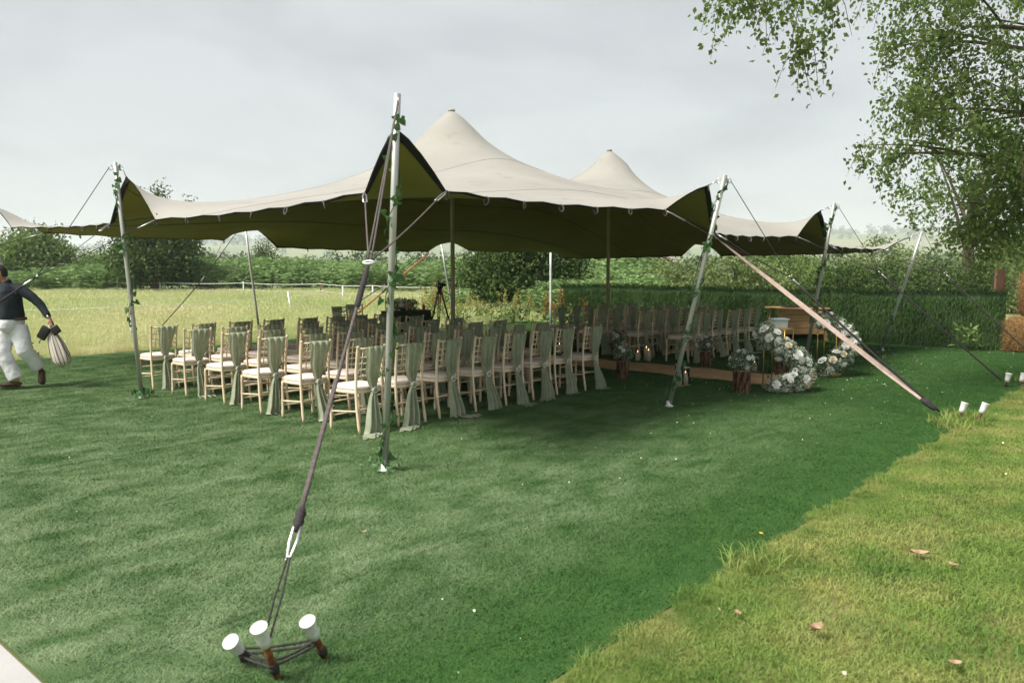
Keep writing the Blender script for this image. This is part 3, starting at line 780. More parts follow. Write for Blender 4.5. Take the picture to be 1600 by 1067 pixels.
# the big birch whose crown hangs in from the right
def birch():
    r = np.random.default_rng(77); q = random.Random(77)
    base = Vector((9.9, 12.4, 0))
    t = thing('birch_tree', 'large birch with hanging leafy sprays overhanging the lawn', 'tree', base)
    lobes = np.array([  # world positions and radii
        (6.05, 11.0, 4.95, 1.15, 1.0, .95), (5.45, 10.9, 3.85, .75, .8, .62), (6.75, 11.2, 3.85, 1.0, 1.0, .95), (7.15, 11.6, 2.9, .85, .9, .8), (4.95, 10.8, 3.25, .36, .45, .30),
        (6.75, 11.5, 2.35, .55, .6, .40), (6.3, 11.2, 6.3, 1.6, 1.5, 1.0), (8.4, 11.8, 5.2, 1.7, 1.6, 1.5), (8.6, 11.9, 3.4, 1.3, 1.3, 1.1), (10.4, 12.6, 5.6, 2.0, 1.9, 1.9), (9.6, 12.4, 7.6, 2.2, 2.0, 1.5),
        (5.3, 10.9, 4.75, .45, .6, .42), (5.3, 10.8, 5.6, .7, .7, .6),
        (2.5, 9.0, 4.75, .34, .4, .30), (3.05, 9.0, 4.75, .36, .4, .36), (3.25, 9.0, 4.25, .22, .25, .30), (3.55, 9.05, 4.80, .12, .2, .30), (2.75, 9.0, 5.15, .6, .5, .3)])
    lobes[:, :3] -= np.array(base)
    cl = []
    num = [82, 50, 88, 104, 11, 30, 80, 120, 95, 100, 80, 18, 22, 13, 15, 8, 6, 12]
    for L, n in zip(lobes, num):
        d = unit(r.normal(size=(n, 3))); rad = (r.random((n, 1)) ** .45)
        cl.append(L[:3] + d * rad * L[3:])
    cl = np.concatenate(cl)
    # a drooping spray of leaves for each clump
    P = []; D = []; tw = MB()
    for c in cl:
        k = 36; a = r.random() * 6.28; o_ = np.array([math.cos(a), math.sin(a), 0]) * r.uniform(.1, .32)
        ln = r.uniform(.22, .55); tt = r.random(k)
        sp = c + o_ * tt[:, None] - np.array([0, 0, 1]) * (ln * tt ** 1.8)[:, None] + r.normal(size=(k, 3)) * .07
        P.append(sp); D.append(r.normal(size=(k, 3)) * .8 + [0, 0, -.7])
        tw.tube([c + [0, 0, .02], c + o_ * .5 - [0, 0, ln * .28], c + o_ - [0, 0, ln]], [.006, .004, .002], 4, cap=False)
    P = np.concatenate(P); D = np.concatenate(D)
    v, f = leafmesh(P, r.uniform(.046, .084, len(P)), D, .66, .12, r)
    npmesh('crown', v, f, 'leaf_birch', t)
    tw.build('twig', 'twig', t)
    b = MB()
    b.tube([(0, 0, -.15), (0, 0, 1.2), (-.05, 0, 3.0), (-.15, 0, 5.2), (-.1, .1, 8.2)], [.34, .27, .23, .17, .05], 12)
    b.build('trunk', 'bark_birch', t)
    for L, n in zip(lobes, num):
        e = Vector(L[:3]); s = Vector((-.1, 0, max(2.0, min(6.5, e.z - .25 * abs(e.x) * .4 + .2))))
        if e.x < -5: s = Vector((-.1, 0, 6.4)); e = e + Vector((0, 0, .75))
        m = lerp(s, e, .55) + Vector((0, 0, .35 if e.x > -5 else .75))
        b = MB(); limb_tube(b, s, m, e, .085 if n > 50 else .05, .012, 7, 8)
        for q_ in range(3 if n > 40 else 2):
            k = q.uniform(.5, .95); p = bez(s, m, e, 10)[int(k * 10)]; e2 = e + Vector([q.uniform(-1, 1) * L[3 + i_] * .8 for i_ in range(3)])
            limb_tube(b, p, lerp(p, e2, .5) + Vector((0, 0, .1)), e2, .022, .005, 5, 5)
        b.build('limb', 'bark_birch', t)
birch()

# ---- far country: hedges and woods that read as one mass, a copper tree, a pylon
def far_woods():
    r = np.random.default_rng(5); P = []; S = []
    def blob(x, y, rad, h, n):
        z0 = float(hill(np.array([x]), np.array([y]))[0])
        d = unit(r.normal(size=(n, 3))); rr = r.random((n, 1)) ** .4
        P.append(np.array([x, y, z0 + h * .5]) + d * rr * np.array([rad, rad, h * .56])); S.append(np.full(n, rad * (.42 if n < 100 else .17)))
    for dist, n, th0, th1, hh in ((92, 30, -.66, .72, 3.6), (130, 30, -.68, .74, 4.2), (190, 36, -.68, .74, 4.8), (330, 34, -.68, .74, 6.0), (600, 44, -.7, .75, 8), (950, 50, -.7, .75, 9), (1350, 90, -.7, .75, 12), (1700, 230, -.7, .75, 15), (2050, 260, -.72, .76, 19)):
        for i in range(n):
            a = lerp(th0, th1, (i + r.random()) / n); dd = dist * r.uniform(.94, 1.06)
            if r.random() < .22: continue
            hgt = hh * r.uniform(.55, 1.15); blob(dd * math.sin(a), dd * math.cos(a), hgt * r.uniform(.5, .85), hgt, 70 if dist > 500 else 520)
    P = np.concatenate(P); S = np.concatenate(S)
    v, f = leafmesh(P, S * r.uniform(.6, 1.3, len(S)), None, .8, .2, r)
    stuff(npmesh('distant_woods', v, f, 'leaf_far'))
far_woods()
tree('copper_tree', 'distant dark red copper tree below the pylon', 'tree', (16.5, 98, 0),
     [(0, 0, 2.6, 2.2, 2, 1.3), (1.6, 0, 2.2, 1.8, 1.6, 1.1), (-1.6, 0, 2.1, 1.4, 1.3, 1.0)], 300, 12, .3, .4, 'leaf_copper', .3, seed=201)
def pylon():
    loc = (150, 930, float(hill(np.array([150.]), np.array([930.]))[0]))
    t = thing('electricity_pylon', 'faint grey lattice pylon on the hazy hillside', 'pylon', loc)
    b = MB(); H = 46
    lv = [(0, 4.6), (12, 3.2), (23, 2.0), (32, 1.3), (H, .35)]
    for sx in (-1, 1):
        for sy in (-1, 1): b.tube([(sx * w, sy * w, z) for z, w in lv], .22, 4)
    for (z0, w0), (z1, w1) in zip(lv, lv[1:]):
        for s in (-1, 1):
            b.tube([(-w0, s * w0, z0), (w1, s * w1, z1)], .13, 4); b.tube([(w0, s * w0, z0), (-w1, s * w1, z1)], .13, 4)
            b.tube([(s * w0, -w0, z0), (s * w1, w1, z1)], .13, 4); b.tube([(s * w0, w0, z0), (s * w1, -w1, z1)], .13, 4)
    b.build('mast', 'pylon_steel', t)
    for z, w in ((29, 7.5), (35, 9.0), (41, 6.4)):
        b = MB(); b.tube([(-w, 0, z), (0, 0, z + 1.2), (w, 0, z)], .18, 4); b.tube([(-w, 0, z), (w, 0, z)], .18, 4); b.build('cross_arm', 'pylon_steel', t)
pylon()

# ---- stock fence across the meadow
def post_fence(name, label, posts, wires, h, m='white_paint'):
    t = thing(name, label, 'fence')
    for i, (x, y, hh, lx) in enumerate(posts):
        b = MB(); b.tube([(x, y, -.1), (x + lx * .5, y, hh * .5), (x + lx, y, hh)], [.035, .032, .028], 7)
        b.build('post', 'old_wood' if (m == 'mixed' and i % 4 == 2) else 'white_paint', t)
    for z, r_ in wires:
        pts = []
        for (a, b_) in zip(posts, posts[1:]):
            for k in range(6):
                s = k / 6; pts.append((lerp(a[0] + a[3] * z / h, b_[0] + b_[3] * z / h, s), lerp(a[1], b_[1], s) - .045, z - .06 * 4 * s * (1 - s)))
        b = MB(); b.tube(pts, r_, 5, cap=True); b.build('tape', 'white_paint', t)
post_fence('stock_fence', 'two-strand white tape fence on posts along the far meadow edge',
           [(-33, 46.5, 1.1, 0), (-27.5, 46.5, 1.1, 0), (-25.2, 46, 1.12, 0), (-22.4, 45.3, 1.1, 0), (-19.4, 44.0, 1.1, 0), (-14.3, 42.5, 1.05, 0), (-9.6, 40.0, 1.05, 0), (-6.2, 35.5, 1.0, 0), (-2.2, 33.6, 1.0, 0)], ((.98, .014), (.62, .014)), 1.1, 'mixed')
post_fence('stock_fence', 'single-strand fence of leaning white posts near the turf edge',
           [(-13.5, 16.8, 1.15, .03), (-8.92, 18.6, 1.18, .06), (-7.15, 26.0, .98, -.16), (-7.0, 33.0, 1.0, 0)], ((.86, .005),), 1.1)

# ================================================================== THE MARQUEE
NI, NJ = 96, 64
# each pole: (base u,v), (top u,v,z), (canopy tip u,v,z), tie point before, tie point after (walking the edge anticlockwise from P2 along V = -1.8)
POLES = {
 'P2': dict(base=(-.78, -1.37), top=(-1.02, -1.87, 3.06), tip=(-.93, -1.74, 2.83), before=(-1.0, -1.43, 2.34), after=(-.44, -1.8, 2.37)),
 'P3': dict(base=(3.66, -1.57), top=(3.70, -2.24, 2.83), tip=(3.64, -2.06, 2.72), before=(3.08, -1.8, 2.41), after=(4.36, -1.8, 2.18)),
 'P4': dict(base=(8.25, -1.5), top=(8.10, -1.97, 2.79), tip=(8.02, -1.78, 2.67), before=(7.03, -1.8, 2.22), after=(8.55, -1.75, 2.13)),
 'P5': dict(base=(12.68, -1.47), top=(12.75, -2.12, 2.49), tip=(12.62, -1.92, 2.37), before=(11.7, -1.72, 2.11), after=(12.75, -1.15, 2.08)),
 'P6': dict(base=(12.75, 3.0), top=(13.15, 2.92, 2.62), tip=(12.92, 2.92, 2.44), before=(12.9, 2.38, 2.04), after=(12.9, 3.46, 2.05)),
 'P7': dict(base=(12.75, 7.55), top=(12.95, 7.72, 2.38), tip=(12.88, 7.62, 2.31), before=(12.9, 7.13, 2.02), after=(12.58, 7.71, 2.2)),
 'P8': dict(base=(9.6, 8.2), top=(9.55, 8.75, 2.60), tip=(9.53, 8.5, 2.48), before=(10.21, 8.32, 2.21), after=(8.95, 8.58, 2.16)),
 'P9': dict(base=(4.45, 9.15), top=(4.30, 9.45, 2.80), tip=(4.27, 9.24, 2.70), before=(4.9, 9.13, 2.20), after=(3.74, 9.34, 2.34)),
 'P0': dict(base=(.2, 10.0), top=(-.55, 10.15, 3.0), tip=(-.4, 9.9, 2.85), before=(.45, 9.95, 2.40), after=(-.5, 8.6, 2.42)),
 'P1': dict(base=(-.43, 4.09), top=(-.66, 4.06, 3.09), tip=(-.55, 4.0, 2.91), before=(-.5, 4.69, 2.34), after=(-.5, 3.34, 2.34)),
}
def edge(a, b, inward, n):
    """n+1 points from tip a to tip b: peak, tie, shallow scallop, tie, peak"""
    A, B = POLES[a], POLES[b]; t0, ta, tb, t1 = (np.array(q, float) for q in (A['tip'], A['after'], B['before'], B['tip']))
    k = max(4, n // 7); pts = []
    for i in range(n + 1):
        if i <= k:
            s = i / k; p = t0 + (ta - t0) * s; p[2] = t0[2] + (ta[2] - t0[2]) * s ** 1.35
        elif i >= n - k:
            s = (n - i) / k; p = t1 + (tb - t1) * s; p[2] = t1[2] + (tb[2] - t1[2]) * s ** 1.35
        else:
            s = (i - k) / (n - 2 * k); p = ta + (tb - ta) * s; q = 4 * s * (1 - s)
            p[:2] += np.array(inward) * .16 * q; p[2] -= .02 * q; p[2] += .018 * math.sin(s * PI * 6) ** 2
        pts.append(p)
    return pts
def chain(names, inward, n):
    out_ = []
    for a, b in zip(names, names[1:]):
        e = edge(a, b, inward, n); out_ += e if not out_ else e[1:]
    return np.array(out_)
SA = chain(['P2', 'P3', 'P4', 'P5'], (0, 1), NI // 3)
SB = chain(['P5', 'P6', 'P7'], (-1, 0), NJ // 2)
SC = chain(['P7', 'P8', 'P9', 'P0'], (0, -1), NI // 3)[::-1]
SD = chain(['P0', 'P1', 'P2'], (1, 0), NJ // 2)[::-1]
G = np.zeros((NI + 1, NJ + 1, 3))
for i in range(NI + 1):
    for j in range(NJ + 1):
        s, t = i / NI, j / NJ
        G[i, j] = (1 - t) * SA[i] + t * SC[i] + (1 - s) * SD[j] + s * SB[j] - ((1 - s) * (1 - t) * SA[0] + s * (1 - t) * SA[NI] + (1 - s) * t * SC[0] + s * t * SC[NI])
CP = {'c1': (4.65, 3.3, 4.42), 'c2': (9.4, 3.3, 4.27)}
fix = np.zeros((NI + 1, NJ + 1), bool); fix[0] = fix[-1] = True; fix[:, 0] = fix[:, -1] = True
cells = {}
for k, c in CP.items():
    d = np.hypot(G[:, :, 0] - c[0], G[:, :, 1] - c[1]); i, j = np.unravel_index(d.argmin(), d.shape); cells[k] = (i, j)
    for a in range(-3, 4):
        for b in range(-3, 4):
            rr = math.hypot(a, b) * .13; drop = math.sqrt(rr * rr + .0036) - .06 if rr < .4 else .345 + .37 * math.log(rr / .4)
            if rr > .45: continue
            G[i + a, j + b] = (c[0] + a * .13, c[1] + b * .13, c[2] + .01 - drop * .95); fix[i + a, j + b] = True
om = 1.0
ii, jj = np.meshgrid(np.arange(NI + 1), np.arange(NJ + 1), indexing='ij')
red = ((ii + jj) % 2 == 0) & ~fix; blk = ((ii + jj) % 2 == 1) & ~fix
for it in range(900):                       # successive over-relaxation of the membrane
    om = 1.94 if it > 3 else 1.0
    for msk in (red, blk):
        avg = np.zeros_like(G); avg[1:-1, 1:-1] = .25 * (G[2:, 1:-1] + G[:-2, 1:-1] + G[1:-1, 2:] + G[1:-1, :-2])
        G[msk] += om * (avg[msk] - G[msk])
def Wn(A):
    A = np.asarray(A, float); o = np.empty_like(A)
    o[..., 0] = -1.61 + A[..., 0] * UX - A[..., 1] * UY; o[..., 1] = 8.22 + A[..., 0] * UY + A[..., 1] * UX; o[..., 2] = A[..., 2]
    return o
GW = Wn(G)
du_ = np.gradient(GW, axis=0); dv2 = np.gradient(GW, axis=1); NRM = np.cross(du_, dv2); NRM /= np.linalg.norm(NRM, axis=2, keepdims=True)
idx = np.arange((NI + 1) * (NJ + 1)).reshape(NI + 1, NJ + 1)
q4 = [x.ravel() for x in (idx[:-1, :-1], idx[1:, :-1], idx[1:, 1:], idx[:-1, 1:])]
quads = np.concatenate([np.stack([q4[0], q4[1], q4[2]], -1), np.stack([q4[0], q4[2], q4[3]], -1)])   # one shared diagonal for both cloth layers
tent = thing('stretch_tent', 'beige stretch tent with two peaks, olive underside and black edging', 'tent', W(6, 4, 0))
inv = np.array(tent.location)
npmesh('canopy', GW.reshape(-1, 3) - inv, quads, 'canopy_cloth', tent, True)
npmesh('lining', (GW - NRM * .009).reshape(-1, 3) - inv, quads[:, ::-1], 'lining_cloth', tent, True)
# black webbing band sewn inside the edge
def ring_idx():
    a = [(i, 0, i, 1) for i in range(NI)] + [(NI, j, NI - 1, j) for j in range(NJ)] + [(i, NJ, i, NJ - 1) for i in range(NI, 0, -1)] + [(0, j, 1, j) for j in range(NJ, 0, -1)]
    return a
ring = ring_idx(); bandw = .55
v = []
for (i, j, k, l) in ring:
    p, q = GW[i, j], GW[k, l]; n = NRM[i, j]
    if np.linalg.norm(q - p) > 1e-6: q2 = p + (q - p) * min(1.0, .065 / np.linalg.norm(q - p))
    v += [p + n * .002, p - n * .016, q2 - n * .017]
v = np.array(v) - inv; m_ = len(ring); f = []
for a in range(m_):
    b = (a + 1) % m_
    f += [(a * 3, a * 3 + 1, b * 3 + 1, b * 3), (a * 3 + 1, a * 3 + 2, b * 3 + 2, b * 3 + 1)]
npmesh('edge_band', v, f, 'black_band', tent)
# seams between the cloth widths, and webbing loops along the edge
for j in (11, 22, 33, 44, 54):
    b = MB(); b.tube([Vector(GW[i, j] + NRM[i, j] * .0005 - inv) for i in range(0, NI + 1, 1)], .0032, 4, cap=False); b.build('seam', 'seam_cloth', tent)
    b = MB(); b.tube([Vector(GW[i, j] - NRM[i, j] * .0135 - inv) for i in range(0, NI + 1, 1)], .0045, 4, cap=False); b.build('seam', 'seam_dark', tent)
LM = MB(); LM.tube([(0.022 * math.cos(a), 0, -.03 + .036 * math.sin(a)) for a in np.linspace(0, 2 * PI, 12)[:-1]], .009, 5, closed=True)
loop_me = None
for a in range(0, m_, 4):
    i, j, k, l = ring[a]
    loc_i = a % (NI // 3) if a < NI else None
    o = None
    if loop_me is None:
        o = LM.build('edge_loop', 'rope_grey', tent); loop_me = o.data
    else:
        o = bpy.data.objects.new('edge_loop', loop_me); COL.objects.link(o); o.parent = tent
    o.location = Vector(GW[i, j] - inv) + Vector((0, 0, -.004)); o.rotation_euler = (rnd.uniform(-.3, .3), rnd.uniform(-.3, .3), rnd.uniform(0, 3))
for k, (i, j) in cells.items():
    b = MB(); b.lathe([(.005, .022), (.03, .02), (.055, .012), (.062, -.004), (.06, -.02)][::-1], 16, Vector(Wn(CP[k])) - tent.location); b.build('peak_cap', 'canopy_cloth', tent)

# ---- poles
def pole(label, base, top, r, m, name='tent_pole', foot=True):
    b0, t0 = W(*base), W(*top)
    t = thing(name, label, 'pole', b0); d = t0 - b0
    b = MB(); b.tube([d.normalized() * .03, d * .33, d * .66, d], r, 14); b.build('shaft', m, t)
    if foot:
        b = MB(); b.lathe([(r * 1.9, 0), (r * 1.9, .012), (r * 1.25, .02), (r * 1.2, .07)], 14); b.build('foot', 'white_paint' if foot == 2 else 'steel', t)
    return t, b0, t0
def eye(t, p, r=.028, rz=0.0):
    b = MB(); b.tube([Vector(p) + Matrix.Rotation(rz, 3, 'Z') @ Vector((r * math.cos(a), 0, r * math.sin(a))) for a in np.linspace(0, 2 * PI, 13)[:-1]], .006, 6, closed=True)
    return b.build('eye_ring', 'steel', t)
PL = {
 'P2': ('galvanised ivy-wrapped tent pole standing alone beside the nearest stake trio', .028), 'P1': ('leaning galvanised tent pole beside the front row end chair', .027),
 'P3': ('leaning galvanised pole beside the lit lantern candles and pink strap', .029), 'P4': ('leaning ivy-wrapped pole between the floral stand and wooden table', .028),
 'P5': ('bare leaning pole standing in front of the green screening', .027), 'P6': ('slim pole behind the far seating near the screening', .024),
 'P7': ('short white pole in front of the rusty dock plants', .030), 'P8': ('slim grey pole close behind the video camera tripod', .026), 'P9': ('slim grey pole at the meadow edge behind the front row', .025), 'P0': ('leaning pole behind the walking man', .027)}
TOP = {}
for k, (lab, r) in PL.items():
    d = POLES[k]; t, b0, t0 = pole(lab, d['base'], d['top'], r, 'white_paint' if k == 'P7' else 'galvanised', foot=2 if k in ('P3', 'P2') else 1)
    dd = (t0 - b0); tip = Vector(Wn(d['tip'])); away = (tip - t0); away.z = 0; away = away.normalized() if away.length > .01 else Vector((1, 0, 0))
    ep = dd - dd.normalized() * .07
    eye(t, ep + away * (r + .03), rz=math.atan2(away.y, away.x)); eye(t, ep - away * (r + .03), rz=math.atan2(away.y, away.x))
    b = MB(); b.tube([ep + away * (r + .05), tip - b0], .007, 6); b.build('tip_shackle', 'steel', t)
    TOP[k] = (b0 + ep - away * (r + .05), tip)
for k, lab in (('c1', 'tan centre pole under the taller peak beside the aisle'), ('c2', 'tan centre pole under the lower peak among the smaller block')):
    c = CP[k]; pole(lab, c[:2], (c[0], c[1], c[2] - .02), .037, 'tan_pole')

# ---- guy lines: rope legs from the pole top and both tie points to a ring, then one strap to the stake
STAKE = {'P2': Vector((-1.06, 3.30, .13)), 'P1': Vector((-7.2, 8.0, .1)), 'P3': Vector((4.90, 9.02, .10)), 'P4': Vector((7.20, 11.62, .1)), 'P5': Vector((9.75, 14.8, .1)),
         'P6': W(14.05, 4.1, .1), 'P8': W(8.2, 12.3, .1), 'P9': W(3.6, 12.6, .1), 'P7': W(13.9, 9.6, .1), 'P0': W(-2.4, 12.5, .1)}
RING = {'P2': Vector((-.93, 5.2, 1.77)), 'P1': Vector((-5.47, 9.2, 1.645)), 'P3': Vector((3.32, 9.55, 1.635)), 'P4': Vector((5.65, 12.3, 1.68)), 'P5': Vector((8.44, 15.6, 1.645)),
        'P6': W(13.5, 3.4, 1.55), 'P8': W(8.95, 10.3, 1.3), 'P9': W(4.0, 10.7, 1.55), 'P7': W(13.4, 8.6, 1.35), 'P0': W(-1.5, 11.2, 1.7)}
GL = {'P2': 'thick grey guy rope running to the trio of white-capped stakes', 'P1': 'dark guy rope crossing in front of the walking man', 'P3': 'black guy rope running above the pink strap to the lawn edge', 'P4': 'black guy rope running from the floral-stand pole to two capped stakes',
      'P5': 'black guy rope crossing the screening toward the straw bales', 'P6': 'thin guy rope behind the far seating block', 'P8': 'thin guy rope reaching the meadow behind the video camera', 'P9': 'thin black guy rope slanting down to the meadow behind front row', 'P7': 'guy rope of the short white pole', 'P0': 'guy rope of the pole behind the walking man'}
def sagline(a, b, s, n=8):
    return [lerp(a, b, i / n) - Vector((0, 0, 4 * s * (i / n) * (1 - i / n))) for i in range(n + 1)]
for k in GL:
    front = k == 'P2'; rp = .0085 if front else .006; mt = 'rope_grey' if front else 'rope_black'
    s, r0 = STAKE[k], RING[k]; t = thing('guy_rope', GL[k], 'rope', (s.x, s.y, 0)); o = t.location
    top, tip = TOP[k]; dirv = (s - r0).normalized(); side = dirv.cross(Vector((0, 0, 1))).normalized()
    for e in (-1, 1):
        b = MB(); b.tube([q - o for q in sagline(top, r0 + side * .012 * e, 0)], rp * .8, 6); b.build('rope_strand', mt, t)
    for e in ('before', 'after'):
        tp = Vector(Wn(POLES[k][e])); q = lerp(tp, r0, .16)
        if k in ('P6', 'P7') and e == 'after': pass
        b = MB(); b.tube([x - o for x in sagline(q, r0, .015)], rp * .8, 6); b.build('rope_strand', mt, t)
        dq = (q - tp); sd = dq.cross(Vector((0, 0, 1))).normalized() * .016
        b = MB(); b.tube([tp - o, tp + dq * .35 + sd - o, q + sd * .8 - o, q - sd * .8 - o, tp + dq * .35 - sd - o], .0065, 6, closed=True); b.build('carabiner', 'steel', t)
    b = MB(); b.tube([r0 + side * .035 * math.cos(a) + (Vector((0, 0, 1)) * .6 + dirv.cross(side) * .4) * .03 * math.sin(a) - o for a in np.linspace(0, 2 * PI, 15)[:-1]], .010, 7, closed=True); b.build('ring', 'steel', t)
    e1 = lerp(r0, s, .985)
    if front:
        L = (s - r0).length
        b = MB(); b.tube([lerp(r0, s, x) - o for x in (.015, .05, .16, .17)], [.012, .020, .021, .013], 8); b.build('sleeve', 'rope_black', t)
        b = MB(); b.tube([x - o for x in sagline(lerp(r0, s, .16), lerp(r0, s, .74), .0)], .0105, 8); b.build('strap', 'rope_grey', t)
        b = MB(); b.tube([x + side * .010 - o for x in sagline(lerp(r0, s, .40), lerp(r0, s, .74), .0)], .0075, 7); b.build('strap_tail', 'rope_grey', t)
        b = MB(); b.tube([lerp(r0, s, x) - o for x in (.735, .745, .755, .762, .772, .785)], [.016, .028, .022, .028, .022, .014], 9); b.build('knot', 'rope_black', t)
        a, c = lerp(r0, s, .775), lerp(r0, s, .84)
        b = MB(); b.tube([a + side * .016 - o, lerp(a, c, .5) + side * .018 - o, c + side * .008 - o, c - side * .008 - o, lerp(a, c, .5) - side * .018 - o, a - side * .016 - o], .008, 8, closed=True); b.build('shackle', 'steel', t)
        for e in (-1, 1):
            b = MB(); b.tube([c + side * .006 * e - o, lerp(c, s, .5) + side * .016 * e - o, s + side * .012 * e - o], .0048, 6); b.build('rope_strand', 'rope_black', t)
    else:
        b = MB(); b.tube([x - o for x in sagline(r0, e1, .02)], rp * 1.5, 7, ell=(1.5, .7)); b.build('strap', mt, t)
        b = MB(); b.tube([lerp(r0, s, x) - o for x in (.02, .03, .06, .07)], [.007, .012, .012, .006], 7); b.build('ratchet', 'steel', t)
        b = MB(); b.tube([lerp(r0, s, x) - o for x in (.90, .93, .97, 1.0)], [.010, .02, .018, .01], 7); b.build('knot', 'rope_black', t)
# pink ratchet strap beside the third pole's rope
a, c = Vector(Wn((4.30, -1.83, 2.13))), Vector((4.84, 9.0, .12))
t = thing('ratchet_strap', 'wide pale pink strap tensioned from the canopy edge to the lawn', 'strap', (c.x, c.y, 0))
side = (c - a).cross(Vector((0, -1, .3))).normalized(); b = MB(); n = 10; vs = []
for i in range(n + 1):
    p = lerp(a, c, i / n) - t.location; tw = side * (.006 + .024 * min(1, i / n * 3) * min(1, (1 - i / n) * 6)); nn = Vector((0, -.003, 0.001)); vs += [p + tw + nn, p - tw + nn, p - tw - nn, p + tw - nn]
fs = []
for i in range(n):
    for q in range(4): fs.append((i * 4 + q, i * 4 + (q + 1) % 4, i * 4 + 4 + (q + 1) % 4, i * 4 + 4 + q))
b.add(vs, fs); b.build('webbing', 'strap_pink', t, smooth=False)
b = MB(); b.tube([lerp(a, c, x) - t.location for x in (.94, .96, .985, 1.0)], [.02, .03, .026, .012], 7); b.build('buckle', 'rope_black', t)
b = MB(); b.tube([a - t.location + Vector((0, 0, .0)), a - t.location - (c - a) * .02 + Vector((0, 0, .03))], .008, 6); b.build('hook', 'steel', t)
# orange strap down to the meadow by the camera
a, c = Vector(Wn((9.0, 8.6, 2.12))), W(7.55, 10.6, .1)
t = thing('ratchet_strap', 'narrow orange strap slanting to the meadow behind the signing table', 'strap', (c.x, c.y, 0))
b = MB(); b.tube([a - t.location, lerp(a, c, .5) - t.location, c - t.location], .013, 6, ell=(1.6, .5)); b.build('webbing', 'strap_orange', t)
b = MB(); b.tube([lerp(a, c, .4) - t.location, lerp(a, c, .5) - t.location], .022, 6); b.build('buckle', 'rope_black', t)

# ---- stakes with white caps
def stake(loc, lean, label, cuplab, vis=.2, r=.016, rc=.034, group=None):
    d = Vector(lean).normalized(); p = Vector(loc)
    t = thing('ground_stake', label, 'stake', p, 0, group)
    b = MB(); b.tube([d * -.15, d * vis * .5, d * vis], r, 10); b.build('rod', 'rust', t)
    b = MB(); q = d * (vis * .25); b.tube([q - d * .02, q + d * .004, q + d * .02], [r * 1.2, r * 1.5, r * 1.2], 10); b.build('lashing_wrap', 'rope_black', t)
    c = thing('paper_cup', cuplab, 'cup', p + d * vis, 0, None); rot = d.to_track_quat('Z', 'Y').to_matrix()
    h = .105 * rc / .034; b = MB(); b.lathe([(rc * .72, -h * .35), (rc * .80, h * .0), (rc * .98, h * .58), (rc * 1.03, h * .60), (rc * 1.03, h * .635), (rc * .96, h * .65)], 20, rot=rot); b.build('cup_body', 'cup_white', c)
    b = MB(); b.tube([rot @ Vector((rc * 1.0 * math.cos(a), rc * 1.0 * math.sin(a), h * .645)) for a in np.linspace(0, 2 * PI, 21)[:-1]], .0022, 5, closed=True); b.build('rim', 'cup_white', c)
S1, S2, S3 = Vector((-1.18, 3.40, 0)), Vector((-.995, 3.24, 0)), Vector((-.835, 3.42, 0))
stake(S1, (-.25, -.75, 1), 'shortest rusty stake of the foreground trio', 'white paper cup on the shortest stake of the foreground trio', .10)
stake(S2, (-.13, -.42, 1), 'tallest rusty stake of the foreground trio, in the middle', 'white paper cup on the tallest, middle foreground stake', .235)
stake(S3, (-.22, -.5, 1), 'rusty stake standing apart in the foreground trio', 'white paper cup on the stake standing apart in the trio', .18)
t = thing('stake_lashing', 'black rope lashed around the three foreground stakes', 'rope', S2)
P3_ = [S1 + Vector((-.016, -.045, .06)), S2 + Vector((-.01, -.033, .08)), S3 + Vector((-.02, -.05, .10))]
for i, (a, c) in enumerate(((0, 2), (1, 2), (0, 1))):
    for e in (-1, 1):
        b = MB(); b.tube([x + Vector((0, .017 * e, .006 * e)) - t.location for x in sagline(P3_[a], P3_[c], .008 + .004 * e)], .0062, 6); b.build('rope_strand', 'rope_black', t)
stake((5.14, 9.05, 0), (.30, -.05, 1), 'rusty stake at the lawn edge below the pink strap', 'white paper cup on the stake behind the pink strap end', .13, rc=.040)
stake((5.25, 8.88, 0), (.36, -.10, 1), 'longer rusty stake at the lawn edge below the pink strap', 'white paper cup on the longer stake at pink strap end', .16, rc=.040)
stake((7.27, 11.62, 0), (.12, -.1, 1), 'rusty stake holding the floral-stand pole rope', 'white paper cup on the stake holding the floral-stand pole rope', .12, rc=.042)
stake((7.50, 11.66, 0), (.28, .0, 1), 'rusty stake just beyond the one holding the rope', 'white paper cup on the stake just beyond the rope end', .12, rc=.042)

